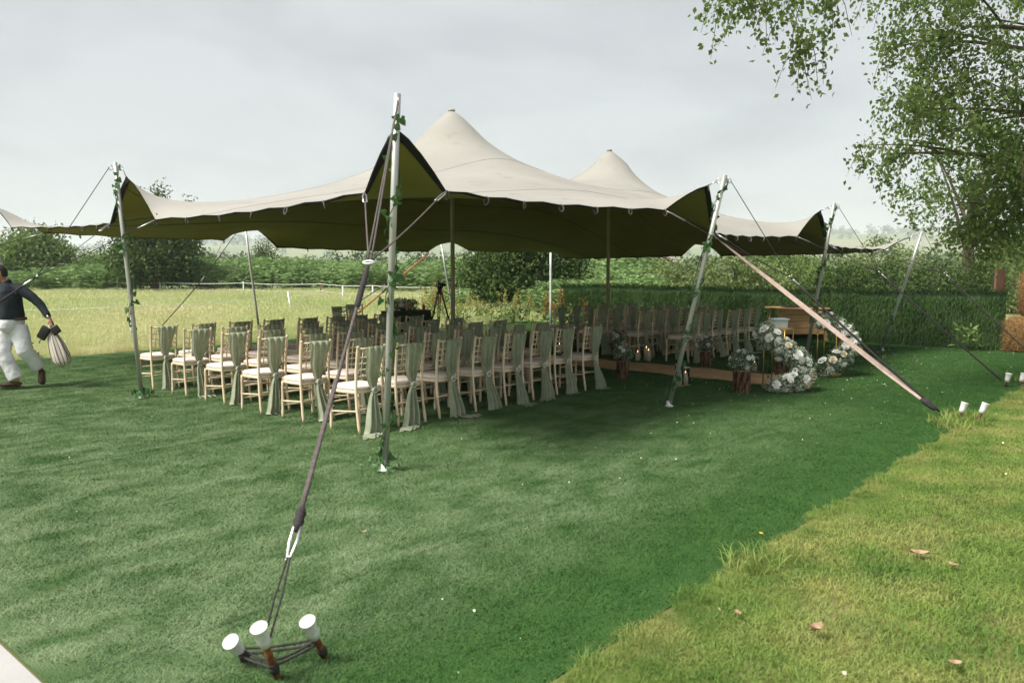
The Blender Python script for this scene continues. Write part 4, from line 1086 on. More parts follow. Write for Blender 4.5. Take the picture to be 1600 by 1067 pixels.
# ---- ivy garlands
def ivy_leaf_mesh():
    pts = [(0, 0), (.30, -.12), (.52, .12), (.34, .30), (.30, .58), (0, 1.0), (-.30, .58), (-.34, .30), (-.52, .12), (-.30, -.12)]
    me = bpy.data.meshes.new('ivy_leaf')
    v = [(0, .35, .03)] + [(x, y, -.10 * abs(x) - .06 * y * y) for x, y in pts]; n = len(pts)
    me.from_pydata(v, [], [(0, 1 + i, 1 + (i + 1) % n) for i in range(n)]); me.materials.append(MATS['ivy_leaf']); return me
IVY = ivy_leaf_mesh()
def ivy(key, label, spans, turns, single, base_tuft, step=.058):
    d = POLES[key]; b0, t0 = W(*d['base']), W(*d['top']); r = PL[key][1] + .012; ax = (t0 - b0); L = ax.length; a1 = ax.normalized()
    t = thing('ivy_garland', label, 'garland', b0); e1 = a1.orthogonal().normalized(); e2 = a1.cross(e1); q = random.Random(sum(map(ord, key)) + int(spans[0][0] * 100)); xs = []
    for (s0, s1) in spans:
        st = MB(); pts = []; n = int((s1 - s0) * L / step)
        for i in range(n + 1):
            s = lerp(s0, s1, i / max(1, n)); an = turns * 2 * PI * s + q.uniform(-.3, .3); rr = r + q.uniform(0, .012)
            p = a1 * (s * L) + (e1 * math.cos(an) + e2 * math.sin(an)) * rr; pts.append(p)
            for _ in range(q.choice((1, 2, 2, 3))):
                xs.append((p + Vector((q.uniform(-.03, .03), q.uniform(-.03, .03), q.uniform(-.04, .03))), q.uniform(.040, .078), (e1 * math.cos(an) + e2 * math.sin(an))))
        st.tube(pts, .004, 5); st.build('stem', 'ivy_stem', t)
    for i in range(base_tuft):
        a = q.random() * 6.28; rr = q.uniform(.03, .17); p = Vector((math.cos(a) * rr, math.sin(a) * rr, q.uniform(.02, .13) * (1.15 - rr * 4) + .02)); xs.append((p, q.uniform(.035, .06), Vector((math.cos(a), math.sin(a), .3))))
    mats_ = []
    for p, s, o_ in xs:
        rot = (o_ + Vector((q.uniform(-.5, .5), q.uniform(-.5, .5), q.uniform(-.6, .4)))).to_track_quat('Z', 'Y').to_matrix() @ Matrix.Rotation(q.random() * 6.28, 3, 'Z')
        mats_.append(Matrix.Translation(p) @ rot.to_4x4() @ Matrix.Scale(s, 4))
    if single:
        for M in mats_:
            o = bpy.data.objects.new('leaf', IVY); COL.objects.link(o); o.parent = t; o.matrix_local = M
    else:
        b = MB(); vs = [v.co.copy() for v in IVY.vertices]; fs = [tuple(p.vertices) for p in IVY.polygons]
        for M in mats_: b.add([M @ v for v in vs], fs)
        stuff(b.build('leaves', 'ivy_leaf', t, smooth=False))
ivy('P2', 'ivy garland wound up the pole nearest the stake trio', [(.02, .30), (.34, .60), (.63, .95)], 5, True, 34)
ivy('P1', 'ivy garland on the pole by the front row end chair', [(.3, .55), (.62, .97)], 4, False, 60)
ivy('P3', 'ivy garland on the pole beside the lantern candles', [(.06, .5), (.52, .98)], 5, False, 10)
ivy('P4', 'ivy garland on the pole by the floral stand', [(.3, .97)], 4, False, 8)
ivy('P5', 'sparse ivy at the foot of the bare leaning pole', [(.05, .28)], 2, False, 30)
ivy('P0', 'ivy tuft at the foot of the pole behind the man', [(.05, .2)], 2, False, 45)
ivy('P6', 'sparse ivy on the pole behind the far seating', [(.35, .95)], 3, False, 5)

# ================================================================== CHAIRS
def bamboo(pts, r, joints=5, n=8):
    """rod with slightly swollen joints along its length"""
    pts = [Vector(p) for p in pts]; P = []; Rr = []
    tot = joints * 4
    for i in range(tot + 1):
        s = i / tot; x = s * (len(pts) - 1); k = min(int(x), len(pts) - 2); P.append(lerp(pts[k], pts[k + 1], x - k)); Rr.append(r * (1.16 if i % 4 == 2 else 1.0))
    b = MB(); b.tube(P, Rr, n); return b
def make_chair():
    t = thing('banquet_chair', '', 'chair')
    hw = .185
    for s in (-1, 1):
        bamboo([(s * .195, .205, 0), (s * .19, .20, .43)], .0165, 3).build('leg', 'chair_wood', t)
        b = bamboo([(s * .185, -.255, 0), (s * .180, -.215, .22), (s * .178, -.195, .44), (s * .178, -.205, .66), (s * .182, -.245, .90), (s * .184, -.252, .925)], .0155, 6); b.build('back_post', 'chair_wood', t)
        b = MB(); b.tube([(s * .192, .20, .20), (s * .181, -.212, .235)], .0095, 6); b.build('stretcher', 'chair_wood', t)
    for z, y in ((.15, .203), (.30, .201)):
        b = MB(); b.tube([(-.192, y, z), (.192, y, z)], .009, 6); b.build('stretcher', 'chair_wood', t)
    b = MB(); b.tube([(-.18, -.21, .25), (.18, -.21, .25)], .009, 6); b.build('stretcher', 'chair_wood', t)
    # seat: trapezoid ring with rounded front, then the pad
    def outline(k, n=28):
        p = []
        for i in range(n):
            a = 2 * PI * i / n; c, s_ = math.cos(a), math.sin(a); e = .42
            x = math.copysign(abs(c) ** e, c) * .205 * k; y = math.copysign(abs(s_) ** e, s_) * .215 * k
            p.append((x * (1.03 if y > 0 else .95), y))
        return p
    b = MB(); rings = [(1.0, .418), (1.02, .424), (1.02, .446), (.98, .452)]
    vs = [(x, y, z) for k, z in rings for x, y in outline(k)]; n = 28; fs = []
    for i in range(len(rings) - 1):
        for k in range(n): fs.append((i * n + k, i * n + (k + 1) % n, (i + 1) * n + (k + 1) % n, (i + 1) * n + k))
    fs.append(tuple(range(n - 1, -1, -1))); fs.append(tuple(3 * n + k for k in range(n))); b.add(vs, fs); b.build('seat_frame', 'chair_wood', t)
    b = MB(); rings = [(.97, .453), (1.01, .466), (1.0, .482), (.93, .495), (.72, .503), (.35, .507), (.05, .508)]
    vs = [(x, y, z) for k, z in rings for x, y in outline(k)]; fs = []
    for i in range(len(rings) - 1):
        for k in range(n): fs.append((i * n + k, i * n + (k + 1) % n, (i + 1) * n + (k + 1) % n, (i + 1) * n + k))
    fs.append(tuple(range(n - 1, -1, -1))); fs.append(tuple(6 * n + k for k in range(n))); b.add(vs, fs); b.build('seat_cushion', 'cushion', t)
    for z, y, r in ((.895, -.243, .0105), (.80, -.229, .008), (.735, -.217, .008), (.67, -.207, .008), (.60, -.202, .009)):
        b = MB(); b.tube([(-.18, y, z), (0, y - .012, z), (.18, y, z)], r, 6); b.build('back_rail', 'chair_wood', t)
    for x in (-.115, -.045, .045, .115):
        b = MB(); b.tube([(x, -.208, .60), (x, -.225, .735), (x, -.252, .895)], .0065, 6); b.build('spindle', 'chair_wood', t)
    return t
def make_drape(seed):
    q = random.Random(seed); t = thing('chair_drape', '', 'drape')
    ns, nt_ = 30, 44; vs = []; ph = q.uniform(0, 6); sw = q.uniform(-.11, .11); pud = q.choice((.01, .02, .03, .05, .08, .14)); pdx = q.uniform(-.18, .18); wv = q.uniform(.85, 1.2); kn = q.uniform(.44, .50); side = q.uniform(-.02, .02); cx0 = q.uniform(.01, .045)
    hw = [(-.03, .122), (0, .123), (.04, .121), (.28, .098), (.42, .060), (.495, .026), (.53, .022), (.60, .05), (.76, .078), (.96, .102), (1.02, .115), (1.2, .10)]
    zb = .912
    def width(s):
        for (a, wa), (b_, wb) in zip(hw, hw[1:]):
            if a <= s <= b_: return lerp(wa, wb, (s - a) / (b_ - a))
        return hw[-1][1]
    for j in range(nt_ + 1):
        s = lerp(-.10, 1.02 + pud, (j / nt_) ** .95)
        for i in range(ns + 1):
            a = i / ns * 2 - 1
            if s < 0:      # the part folded over the top rail to the front
                y = -.228 + .002 * math.sin(a * 9); z = zb - .012 + s * 1.0; x = cx0 + a * .122
                if s > -.03: y = lerp(-.284, -.228, min(1, -s / .03)); z = zb + .004
            else:
                sz = min(s, 1.0); z = zb - sz * (zb - .006); g = math.exp(-((s - .5) / .16) ** 2)
                yb = -.288 + .04 * min(1, s / .42) if s < .45 else -.248 - .06 * min(1, (s - .45) / .45)
                w_ = width(min(s, 1.0)) * (wv if s > .5 else 1); x = cx0 * (1 - min(1, s / .3)) + side * min(1, s * 2) + a * w_ + (sw * max(0, s - .52) * 1.8)
                amp = .009 + .017 * min(1, max(0, s) / .4) if s < .5 else .014 + .024 * min(1, (s - .5) / .4)
                y = yb - abs(amp) * (.75 + math.sin(a * 9.5 + ph + s * 1.2) + .5 * math.sin(a * 19 + ph * 2.1)) * (1 - .5 * g) - .018 * g * math.sqrt(max(0, 1 - a * a))
                if s > 1.0:
                    k = (s - 1.0); y -= k * 1.1 + .02 * math.sin(a * 6 + ph); x += pdx * k * 6; z = .012 + .010 * (1 + math.sin(a * 9 + ph + k * 30)) * .6
                else: z += .0
            vs.append((x, y, z))
    fs = []
    for j in range(nt_):
        for i in range(ns):
            a = j * (ns + 1) + i; fs.append((a, a + 1, a + ns + 2, a + ns + 1))
    b = MB(); b.add(vs, fs); b.build('cloth', 'chiffon', t)
    p = Vector((side + .0, -.292, zb - .505 * zb)); 
    b = MB(); b.tube([p + Vector((.030 * math.cos(a), 0, .030 * math.sin(a))) for a in np.linspace(0, 2 * PI, 17)[:-1]], .0085, 6, closed=True); b.build('brooch_ring', 'pearl', t)
    b = MB(); b.tube([(p.x - .03, -.262, p.z), (p.x - .018, -.283, p.z), (p.x + .018, -.283, p.z), (p.x + .03, -.262, p.z)], [.012, .022, .022, .012], 8); b.build('knot', 'chiffon', t)
    return t
chair0 = make_chair(); drapes = [make_drape(s) for s in range(14)]
used = {'c': False, 'd': set()}
def get(proto, key, flag):
    if key == 'c':
        if not used['c']: used['c'] = True; return proto
        return copy_tree(proto)
    if flag not in used['d']: used['d'].add(flag); return proto
    return copy_tree(proto)
def put_chair(u, v, lab, dlab, group, dgroup, rz=0.0, jit=True):
    q = .5 if jit else 0
    p = W(u + rnd.uniform(-.025, .025) * q * 2, v + rnd.uniform(-.03, .03) * q * 2, .002); a = AZ + rz + R(rnd.uniform(-7, 7)) * q * 1.5
    c = get(chair0, 'c', 0); c.location = p; c.rotation_euler = (0, 0, a); c['label'] = lab; c['group'] = group
    k = rnd.randrange(14); d = get(drapes[k], 'd', k); d.location = p; d.rotation_euler = (0, 0, a); d['label'] = dlab; d['group'] = dgroup
    if used.get('flip'): pass
ROWN = ['rear', 'fifth', 'fourth', 'third', 'second', 'front']
US = [.0, .575, 1.165, 1.765, 2.36, 2.92, 3.45, 4.0]
VS = [0, .93, 1.80, 2.76, 3.70, 4.62]
for j, v in enumerate(VS):
    for i, u in enumerate(US):
        nth = ORD[7 - i] if i < 7 else 'first'
        w_ = '%s from the aisle in the %s row of the larger block' % (ORD[7 - i], ROWN[j])
        put_chair(u + .185, v + .255, 'pale wooden chair, ' + w_, 'sage drape on chair ' + w_.replace('in the', ',').replace(' ,', ',').replace('of the', 'of'), 'chairs in the larger block', 'drapes in the larger block')
ROWF = ['rear', 'third', 'second', 'front']
for j, v in enumerate((.55, 1.58, 2.60, 3.64)):
    for i in range(6):
        w_ = '%s from the aisle in the %s row of the smaller block' % (ORD[i], ROWF[j])
        put_chair(7.98 + i * .535 + .185, v + .255, 'pale wooden chair, ' + w_, 'sage drape on chair ' + w_.replace('in the', ',').replace(' ,', ',').replace('of the', 'of'), 'chairs in the smaller block', 'drapes in the smaller block')
put_chair(5.35, 7.3, 'pale wooden chair standing alone before the signing table', 'sage chiffon drape on the chair alone before signing table', 'chairs by the signing table', 'drapes by the signing table', PI)
put_chair(6.15, 7.9, 'pale wooden chair drawn up at the signing table end', 'sage chiffon drape on the chair at the signing table end', 'chairs by the signing table', 'drapes by the signing table', PI * .9)

# ================================================================== AISLE
def runner():
    t = thing('aisle_runner', 'brown hessian runner laid along the aisle between chair blocks', 'runner', W(6.75, 2, 0))
    nv, nu = 60, 10; vs = []
    for j in range(nv + 1):
        v = lerp(-2.1, 8.0, j / nv)
        for i in range(nu + 1):
            a = i / nu; u = lerp(6.22, 7.28, a) + .03 * math.sin(v * 1.7 + 1) + .02 * math.sin(v * 3.9)
            z = .031 + .004 * (math.sin(v * 5.1 + a * 3) + math.sin(v * 11 + a * 5)) + .004 * math.sin(a * 9 + v) - .012 * (2 * a - 1) ** 6
            vs.append(W(u, v, z) - t.location)
    n0 = len(vs); vs += [p + Vector((0, 0, -.006)) for p in vs]; fs = []
    k = nu + 1
    for j in range(nv):
        for i in range(nu):
            a = j * k + i; fs.append((a, a + 1, a + k + 1, a + k)); fs.append((n0 + a, n0 + a + k, n0 + a + k + 1, n0 + a + 1))
    for j in range(nv):
        for i in (0, nu):
            a = j * k + i; fs.append((a, a + k, n0 + a + k, n0 + a))
    for i in range(nu):
        fs.append((i, i + 1, n0 + i + 1, n0 + i)); a = nv * k + i; fs.append((a, n0 + a, n0 + a + 1, a + 1))
    b = MB(); b.add(vs, fs); b.build('cloth', 'hessian', t)
    for i in (0, nu):
        b = MB(); b.tube([vs[j * k + i] + Vector((0, 0, .002)) for j in range(nv + 1)], .005, 5); b.build('hem', 'hessian', t)
runner()

def rose_mesh(m, seed):
    r = random.Random(seed); b = MB()
    for layer, (n, rad, h, tilt) in enumerate(((3, .22, .95, .1), (4, .45, .95, .25), (5, .72, .80, .55), (6, .98, .55, .95))):
        for i in range(n):
            a = 2 * PI * (i + .35 * layer) / n + r.uniform(-.15, .15); wd_ = rad * (1.25 if n < 5 else .85)
            pts = []
            for ty in range(4):
                t_ = ty / 3; rr = rad * (.35 + .65 * t_ ** .8) * (1 + .18 * tilt * max(0, t_ - .6) * 4); z = h * t_ - .35 - (.18 * tilt if ty == 3 else 0)
                wv = (.45 + .75 * math.sin(t_ * 2.4)) * wd_ * .62
                for sx in (-1, -.35, .35, 1):
                    an = a + sx * wv / max(rr, .2); pts.append((rr * math.cos(an) * (1 - .06 * abs(sx)), rr * math.sin(an) * (1 - .06 * abs(sx)), z - .05 * abs(sx) ** 2))
            fs = [(y * 4 + x, y * 4 + x + 1, y * 4 + x + 5, y * 4 + x + 4) for y in range(3) for x in range(3)]
            b.add(pts, fs)
    b.lathe([(.05, -.5), (.5, -.35), (.6, -.1), (.35, .15), (.1, .3)], 8)
    me = bpy.data.meshes.new('rose'); me.from_pydata(b.v, [], b.f); me.materials.append(MATS[m])
    me.polygons.foreach_set('use_smooth', [True] * len(me.polygons)); me.update(); return me
ROSES = [rose_mesh('rose_white', 1), rose_mesh('rose_white', 2), rose_mesh('rose_cream', 3), rose_mesh('rose_peach', 4)]
def flowers(t, path, rad, n_rose, n_gyp, n_leaf, q, rsize=(.040, .062), pick=(0, 0, 0, 1, 1, 2), face=Vector((0, -1, .35))):
    """roses one by one, and the filler blossom and greenery, along a path (local coordinates)"""
    r = np.random.default_rng(q.randrange(9999)); path = np.array([tuple(p) for p in path]); m = len(path)
    def at(n, k):
        s = r.random(n) * (m - 1); i = np.minimum(s.astype(int), m - 2); f_ = (s - i)[:, None]
        d = unit(r.normal(size=(n, 3))); rr = rad * (k[0] + (k[1] - k[0]) * r.random((n, 1))); P = path[i] * (1 - f_) + path[i + 1] * f_ + d * rr
        P[:, 2] = np.maximum(P[:, 2], .03); return P, d
    P, d = at(n_leaf, (.35, 1.1)); v, f = leafmesh(P, r.uniform(.035, .075, n_leaf), d + r.normal(size=d.shape) * .6, .5, .12, r); stuff(npmesh('foliage', v, f, 'flower_leaf', t))
    c, dc = at(n_gyp // 9, (.6, 1.22)); P = np.repeat(c, 9, 0) + r.normal(size=(len(c) * 9, 3)) * .018; P[:, 2] = np.maximum(P[:, 2], .035)
    v, f = leafmesh(P, r.uniform(.008, .016, len(P)), None, 1.0, .3, r); stuff(npmesh('filler_blossom', v, f, 'gyp', t))
    got = []
    for _ in range(n_rose * 30):
        if len(got) >= n_rose: break
        s = q.random() * (m - 1); i = min(int(s), m - 2); c0 = Vector(path[i]) * (1 - (s - i)) + Vector(path[i + 1]) * (s - i)
        dd = (Vector((q.gauss(0, 1), q.gauss(0, 1), q.gauss(0, 1))).normalized() + face.normalized() * .75).normalized(); p = c0 + dd * rad * q.uniform(1.05, 1.22); p.z = max(p.z, .05)
        sz = q.uniform(*rsize)
        if any((p - g).length < sz * 1.75 for g in got): continue
        got.append(p); o = bpy.data.objects.new('rose', ROSES[q.choice(pick)]); COL.objects.link(o); o.parent = t
        o.location = p; o.scale = (sz, sz, sz); o.rotation_euler = dd.to_track_quat('Z', 'Y').to_euler()

# log stumps with posies
def stump(u, v, label, flab, seed, r=.105, h=.29, fl=1.0):
    p = W(u, v, .004); t = thing('log_stump', label, 'log', p, rnd.random() * 6)
    b = MB(); n = 22; q = random.Random(seed); vs = []
    for z in (0, h * .15, h * .4, h * .7, h * .93, h):
        for k in range(n):
            a = 2 * PI * k / n; rr = r * (1 + .05 * math.sin(a * 3 + seed) + q.uniform(-.05, .05) + .045 * (k % 2)) * (.955 if z in (0, h) else 1); vs.append((rr * math.cos(a), rr * math.sin(a), z))
    fs = [(i * n + k, i * n + (k + 1) % n, (i + 1) * n + (k + 1) % n, (i + 1) * n + k) for i in range(5) for k in range(n)]; b.add(vs, fs); b.build('bark', 'bark_log', t)
    b = MB(); b.lathe([(r * .93, h - .01), (r * .93, h + .002)], n); b.build('cut_face', 'log_end', t)
    f = thing('flower_posy', flab, 'flowers', p + Vector((0, 0, h + .002))); q = random.Random(seed + 50)
    b = MB(); b.lathe([(.05, 0), (.07, .01), (.085, .07), (.08, .075)], 14); b.build('bowl', 'tray_dark', f)
    flowers(f, [Vector((-.055, 0, .11)), Vector((0, 0, .16)), Vector((.055, 0, .11))], .115 * fl, 9, 900, 330, q, (.026, .038), (0, 1, 1, 0, 2, 3), Vector((0, -.5, .8)))
stump(5.40, -1.72, 'brown bark log with flowers beside the runner end', 'white and peach posy on the log beside the runner end', 1, .115, .30, 1.1)
stump(5.45, .30, 'brown bark log beside the larger block rear row', 'white posy on the log beside the larger block rear row', 2, .095, .28)
stump(7.62, 1.85, 'dark bark log at the smaller block third row end', 'dark leafy posy on the log at the smaller block third row', 3, .10, .30, 1.05)
stump(7.72, .05, 'dark bark log behind the smaller block rear row end', 'pale posy on the log behind the smaller block rear row', 4, .10, .27)
stump(7.62, -1.35, 'dark bark log behind the flower-covered stand', 'leafy posy on the log behind the flower-covered stand', 5, .11, .30)

def candle(p, label, r, h, glass, group=None):
    t = thing('pillar_candle', label, 'candle', p, 0, group)
    b = MB(); b.lathe([(r, 0), (r, h - .006), (r * .9, h), (r * .55, h - .006), (.002, h - .01)], 14); b.build('wax', 'wax', t)
    b = MB(); b.tube([(0, 0, h - .01), (0.002, 0, h + .012)], .002, 5); b.build('wick', 'camera_black', t)
    b = MB(); b.lathe([(.001, h + .006), (.006, h + .014), (.007, h + .022), (.003, h + .036), (.0006, h + .044)], 8); b.build('flame', 'flame', t)
def hurricane(p, label, r, h):
    t = thing('hurricane_glass', label, 'glass', p)
    b = MB(); n = 24; vs = []; 
    for rr, z in ((r, .0), (r, h), (r - .004, h), (r - .004, .006)):
        for k in range(n): vs.append((rr * math.cos(2 * PI * k / n), rr * math.sin(2 * PI * k / n), z))
    b.add(vs, [(i * n + k, i * n + (k + 1) % n, (i + 1) * n + (k + 1) % n, (i + 1) * n + k) for i in range(3) for k in range(n)]); b.build('cylinder', 'hurricane_glass', t)
    b = MB(); b.tube([(r * math.cos(a), r * math.sin(a), h) for a in np.linspace(0, 2 * PI, 25)[:-1]], .004, 5, closed=True); b.build('rim', 'cup_white', t)
    b = MB(); b.lathe([(r * 1.25, 0), (r * 1.25, .006), (r * .9, .008)], 20); b.build('base_plate', 'log_end', t)
for i, (du, dv, h) in enumerate(((0, 0, .15), (.11, -.12, .23), (.06, -.20, .19))):
    candle(W(7.66 + du, 1.42 + dv, .01), ['short lit candle in the trio across the runner', 'tall lit candle in the trio across the runner', 'medium lit candle in the trio across the runner'][i], .045, h, False)
for i, (du, dv, h) in enumerate(((0, 0, .21), (.13, -.03, .16))):
    p = W(5.28 + du, -.80 + dv, .012); candle(p + Vector((0, 0, .01)), ['taller lit candle in glass beside the leaning ivy pole', 'shorter lit candle in glass beside the leaning ivy pole'][i], .047, h, True)
    hurricane(p, ['glass cylinder round the taller candle by the ivy pole', 'glass cylinder round the shorter candle by the ivy pole'][i], .065, h + .10)
for i, (u, v, h) in enumerate(((7.68, -.72, .30), (7.60, -.92, .24))):
    p = W(u, v, .012); candle(p + Vector((0, 0, .01)), ['candle in the taller glass across the runner', 'candle in the shorter glass across the runner'][i], .045, h * .5, True); hurricane(p, ['taller empty-topped glass across the runner from the log', 'shorter empty-topped glass across the runner from the log'][i], .065, h)
for i, (u, v, h) in enumerate(((7.70, 3.10, .24), (7.66, 3.28, .18))):
    candle(W(u, v, .01), ['tall candle by the smaller block front row', 'short candle by the smaller block front row'][i], .045, h, False)

# gold stands with cascading flowers
def plinth(u, v, sx, sy, h, label):
    t = thing('gold_stand', label, 'stand', W(u, v, .006), AZ); r = .008
    c = [(-sx / 2, -sy / 2), (sx / 2, -sy / 2), (sx / 2, sy / 2), (-sx / 2, sy / 2)]
    for x, y in c:
        b = MB(); b.tube([(x, y, 0), (x, y, h)], r, 6); b.build('upright', 'gold', t)
    for z in (r, h):
        for a, d in zip(c, c[1:] + c[:1]):
            b = MB(); b.tube([(a[0], a[1], z), (d[0], d[1], z)], r, 6); b.build('rail', 'gold', t)
    b = MB(); b.box((0, 0, h + .011), (sx + .01, sy + .01, .006)); b.build('top_plate', 'gold', t, smooth=False)
    return t
plinth(6.02, -1.98, .30, .30, .86, 'gold wire stand carrying the plastic box at runner end')
plinth(8.0, -2.02, .30, .30, .86, 'empty-topped gold wire stand at the runner end')
def garland(u, v, loc_pts, rad, label, nr, ng, nl, seed):
    p = W(u, v, .006); t = thing('flower_garland', label, 'flowers', p); q = random.Random(seed)
    pts = []
    for a, b_ in zip(loc_pts, loc_pts[1:]):
        for i in range(5): pts.append(lerp(Vector(a), Vector(b_), i / 5))
    pts.append(Vector(loc_pts[-1]))
    b = MB(); b.tube(pts, .022, 7); b.build('stem', 'ivy_stem', t)
    flowers(t, pts, rad, nr, ng, nl, q)
    return t
garland(6.02, -1.98, [(-.24, -.12, .84), (-.16, -.16, .74), (-.04, -.20, .60), (.16, -.22, .50), (.28, -.24, .36), (.26, -.30, .20), (.08, -.40, .11), (-.20, -.44, .08)], .145, 'large cascade of white roses spilling down the boxed gold stand', 34, 9500, 2600, 5)
garland(8.0, -2.02, [(-.24, -.10, .88), (-.04, -.16, .86), (.14, -.16, .74), (.26, -.16, .56), (.20, -.20, .38), (.0, -.26, .26), (-.24, -.34, .12)], .135, 'looser white flower garland curling round the empty-topped stand', 26, 5500, 1900, 9)
# plastic box
p = W(6.02, -1.98, .884); t = thing('storage_box', 'pale translucent plastic box sitting on the gold stand', 'box', p, AZ + R(-40))
b = MB(); vs = []
for (x, y, z) in ((.095, .065, 0), (.105, .075, .11), (.115, .083, .112), (.115, .083, .125), (.098, .068, .125), (.088, .058, .006)):
    vs += [(-x, -y, z), (x, -y, z), (x, y, z), (-x, y, z)]
fs = [(i * 4 + k, i * 4 + (k + 1) % 4, i * 4 + 4 + (k + 1) % 4, i * 4 + 4 + k) for i in range(5) for k in range(4)] + [(3, 2, 1, 0), (20, 21, 22, 23)]
b.add(vs, fs); b.build('tub', 'clear_plastic', t, smooth=False)
b = MB(); b.box((0, 0, .128), (.235, .172, .010)); b.box((0, 0, .134), (.19, .13, .006)); b.build('lid', 'clear_plastic', t, smooth=False)

# wooden garden table by the screening
def garden_table():
    t = thing('wooden_table', 'honey-coloured plank table with splayed legs before the screening', 'table', (6.92, 19.35, 0), R(4))
    for i in range(6):
        b = MB(); b.box((0, -.33 + i * .132, .785), (1.42 - .05 * abs(i - 2.5), .124, .032)); b.build('top_plank', 'table_wood', t, smooth=False)
    for sx in (-1, 1):
        for sy in (-1, 1):
            b = MB(); rot = Matrix.Rotation(-sx * .20, 3, 'Y') @ Matrix.Rotation(sy * .06, 3, 'X'); b.box((sx * .56, sy * .27, .385), (.085, .05, .79), rot); b.build('leg', 'table_wood', t, smooth=False)
    for i in range(4):
        z = .18 + i * .155; b = MB(); b.box((0, -.262, z + .06), (1.20 - .18 * z * 1.5 - .05, .022, .145)); b.build('front_plank', 'table_wood', t, smooth=False)
    b = MB(); b.box((0, .10, .30), (1.0, .06, .08)); b.build('brace', 'table_wood', t, smooth=False)
    y = thing('tray', 'dark rectangular tray lying on the plank table', 'tray', (6.88, 19.28, .803), R(4))
    b = MB(); b.box((0, 0, .008), (.62, .36, .012)); b.build('tray_base', 'tray_dark', y, smooth=False)
    b = MB()
    for c_, d_ in (((0, -.18, .02), (.62, .012, .03)), ((0, .18, .02), (.62, .012, .03)), ((-.305, 0, .02), (.012, .348, .03)), ((.305, 0, .02), (.012, .348, .03))): b.box(c_, d_)
    b.build('tray_rim', 'tray_dark', y, smooth=False)
garden_table()

# signing table at the head of the aisle, with flowers and a bottle
p = W(7.35, 7.6, .004); t = thing('signing_table', 'small dark-clothed signing table at the head of the aisle', 'table', p, AZ)
b = MB(); vs = []; n = 40
for z, k in ((0.0, 1.04), (.35, 1.0), (.70, .98), (.735, .97), (.74, .90)):
    for i in range(n):
        a = 2 * PI * i / n; c_, s_ = math.cos(a), math.sin(a); fo = 1 + (.03 * math.sin(a * 14) * (1 - z / .74)); vs.append((math.copysign(abs(c_) ** .35, c_) * .62 * k * fo, math.copysign(abs(s_) ** .35, s_) * .30 * k * fo, z))
b.add(vs, [(i * n + k, i * n + (k + 1) % n, (i + 1) * n + (k + 1) % n, (i + 1) * n + k) for i in range(4) for k in range(n)] + [tuple(4 * n + k for k in range(n))]); b.build('tablecloth', 'table_cloth', t)
b = MB(); b.box((0, 0, .745), (1.16, .54, .014)); b.build('table_top', 'old_wood', t, smooth=False)
f = thing('table_flowers', 'long leafy arrangement with dark and orange blooms on signing table', 'flowers', W(7.2, 7.55, .762)); b = MB(); b.lathe([(.07, 0), (.09, .05), (.085, .055)], 12); b.build('bowl', 'tray_dark', f)
flowers(f, [Vector((-.28, .02, .10)), Vector((-.1, 0, .14)), Vector((.1, 0, .14)), Vector((.3, -.03, .09))], .12, 10, 500, 900, random.Random(3), (.035, .05), (0, 3, 3, 1))
bt = thing('small_bottle', 'small red bottle with white cap on the signing table', 'bottle', W(7.72, 7.4, .753)); b = MB(); b.lathe([(.032, 0), (.034, .01), (.034, .10), (.014, .13), (.014, .15)], 12); b.build('glass', 'bottle_red', bt); b = MB(); b.lathe([(.016, .15), (.016, .19), (.012, .195)], 10); b.build('cap', 'cup_white', bt)

# video camera on tripod
p = W(8.05, 7.2, .0) ; t = thing('camera_tripod', 'black tripod with spread legs at the head of the aisle', 'tripod', p)
for i in range(3):
    a = 2 * PI * i / 3 + .5; e = Vector((math.cos(a) * .38, math.sin(a) * .38, .012)); s = Vector((math.cos(a) * .05, math.sin(a) * .05, 1.15)); g = t
    b = MB()
    sd = Vector((-math.sin(a), math.cos(a), 0)) * .022
    b.tube([s + sd, lerp(s, e, .55) + sd], .011, 6); b.tube([s - sd, lerp(s, e, .55) - sd], .011, 6); b.tube([lerp(s, e, .5), e], .012, 6); l = b.build('leg', 'camera_black', t)
    b = MB(); b.tube([e + Vector((0, 0, -.008)), e + Vector((0, 0, .03))], .02, 8); b.build('rubber_foot', 'camera_black', l)
    b = MB(); b.tube([lerp(s, e, .5) + sd * 1.4, lerp(s, e, .5) - sd * 1.4], .018, 6); b.build('clamp', 'camera_black', l)
b = MB(); b.lathe([(.075, 1.13), (.08, 1.16), (.05, 1.19), (.045, 1.24), (.06, 1.25), (.06, 1.28)], 14); b.build('head', 'camera_black', t)
b = MB(); b.tube([(.03, 0, 1.24), (.30, -.12, 1.08)], .010, 6); b.build('pan_handle', 'camera_black', t)
c = thing('video_camera', 'black video camera mounted on the tripod head', 'camera', p + Vector((0, 0, 1.28)), R(20))
b = MB(); b.box((0, 0, .055), (.12, .19, .11)); b.box((0, .05, .125), (.07, .08, .035)); b.build('camera_body', 'camera_black', c, smooth=False)
b = MB(); b.tube([(0, -.09, .055), (0, -.14, .055), (0, -.20, .055)], [.042, .045, .05], 14); b.build('lens', 'lens_glass', c)
b = MB(); b.tube([(0, -.07, .11), (0, -.06, .18), (0, .07, .18), (0, .09, .11)], .011, 6); b.build('top_handle', 'camera_black', c)
b = MB(); b.box((.11, .02, .06), (.10, .012, .07)); b.build('side_screen', 'camera_black', c, smooth=False)

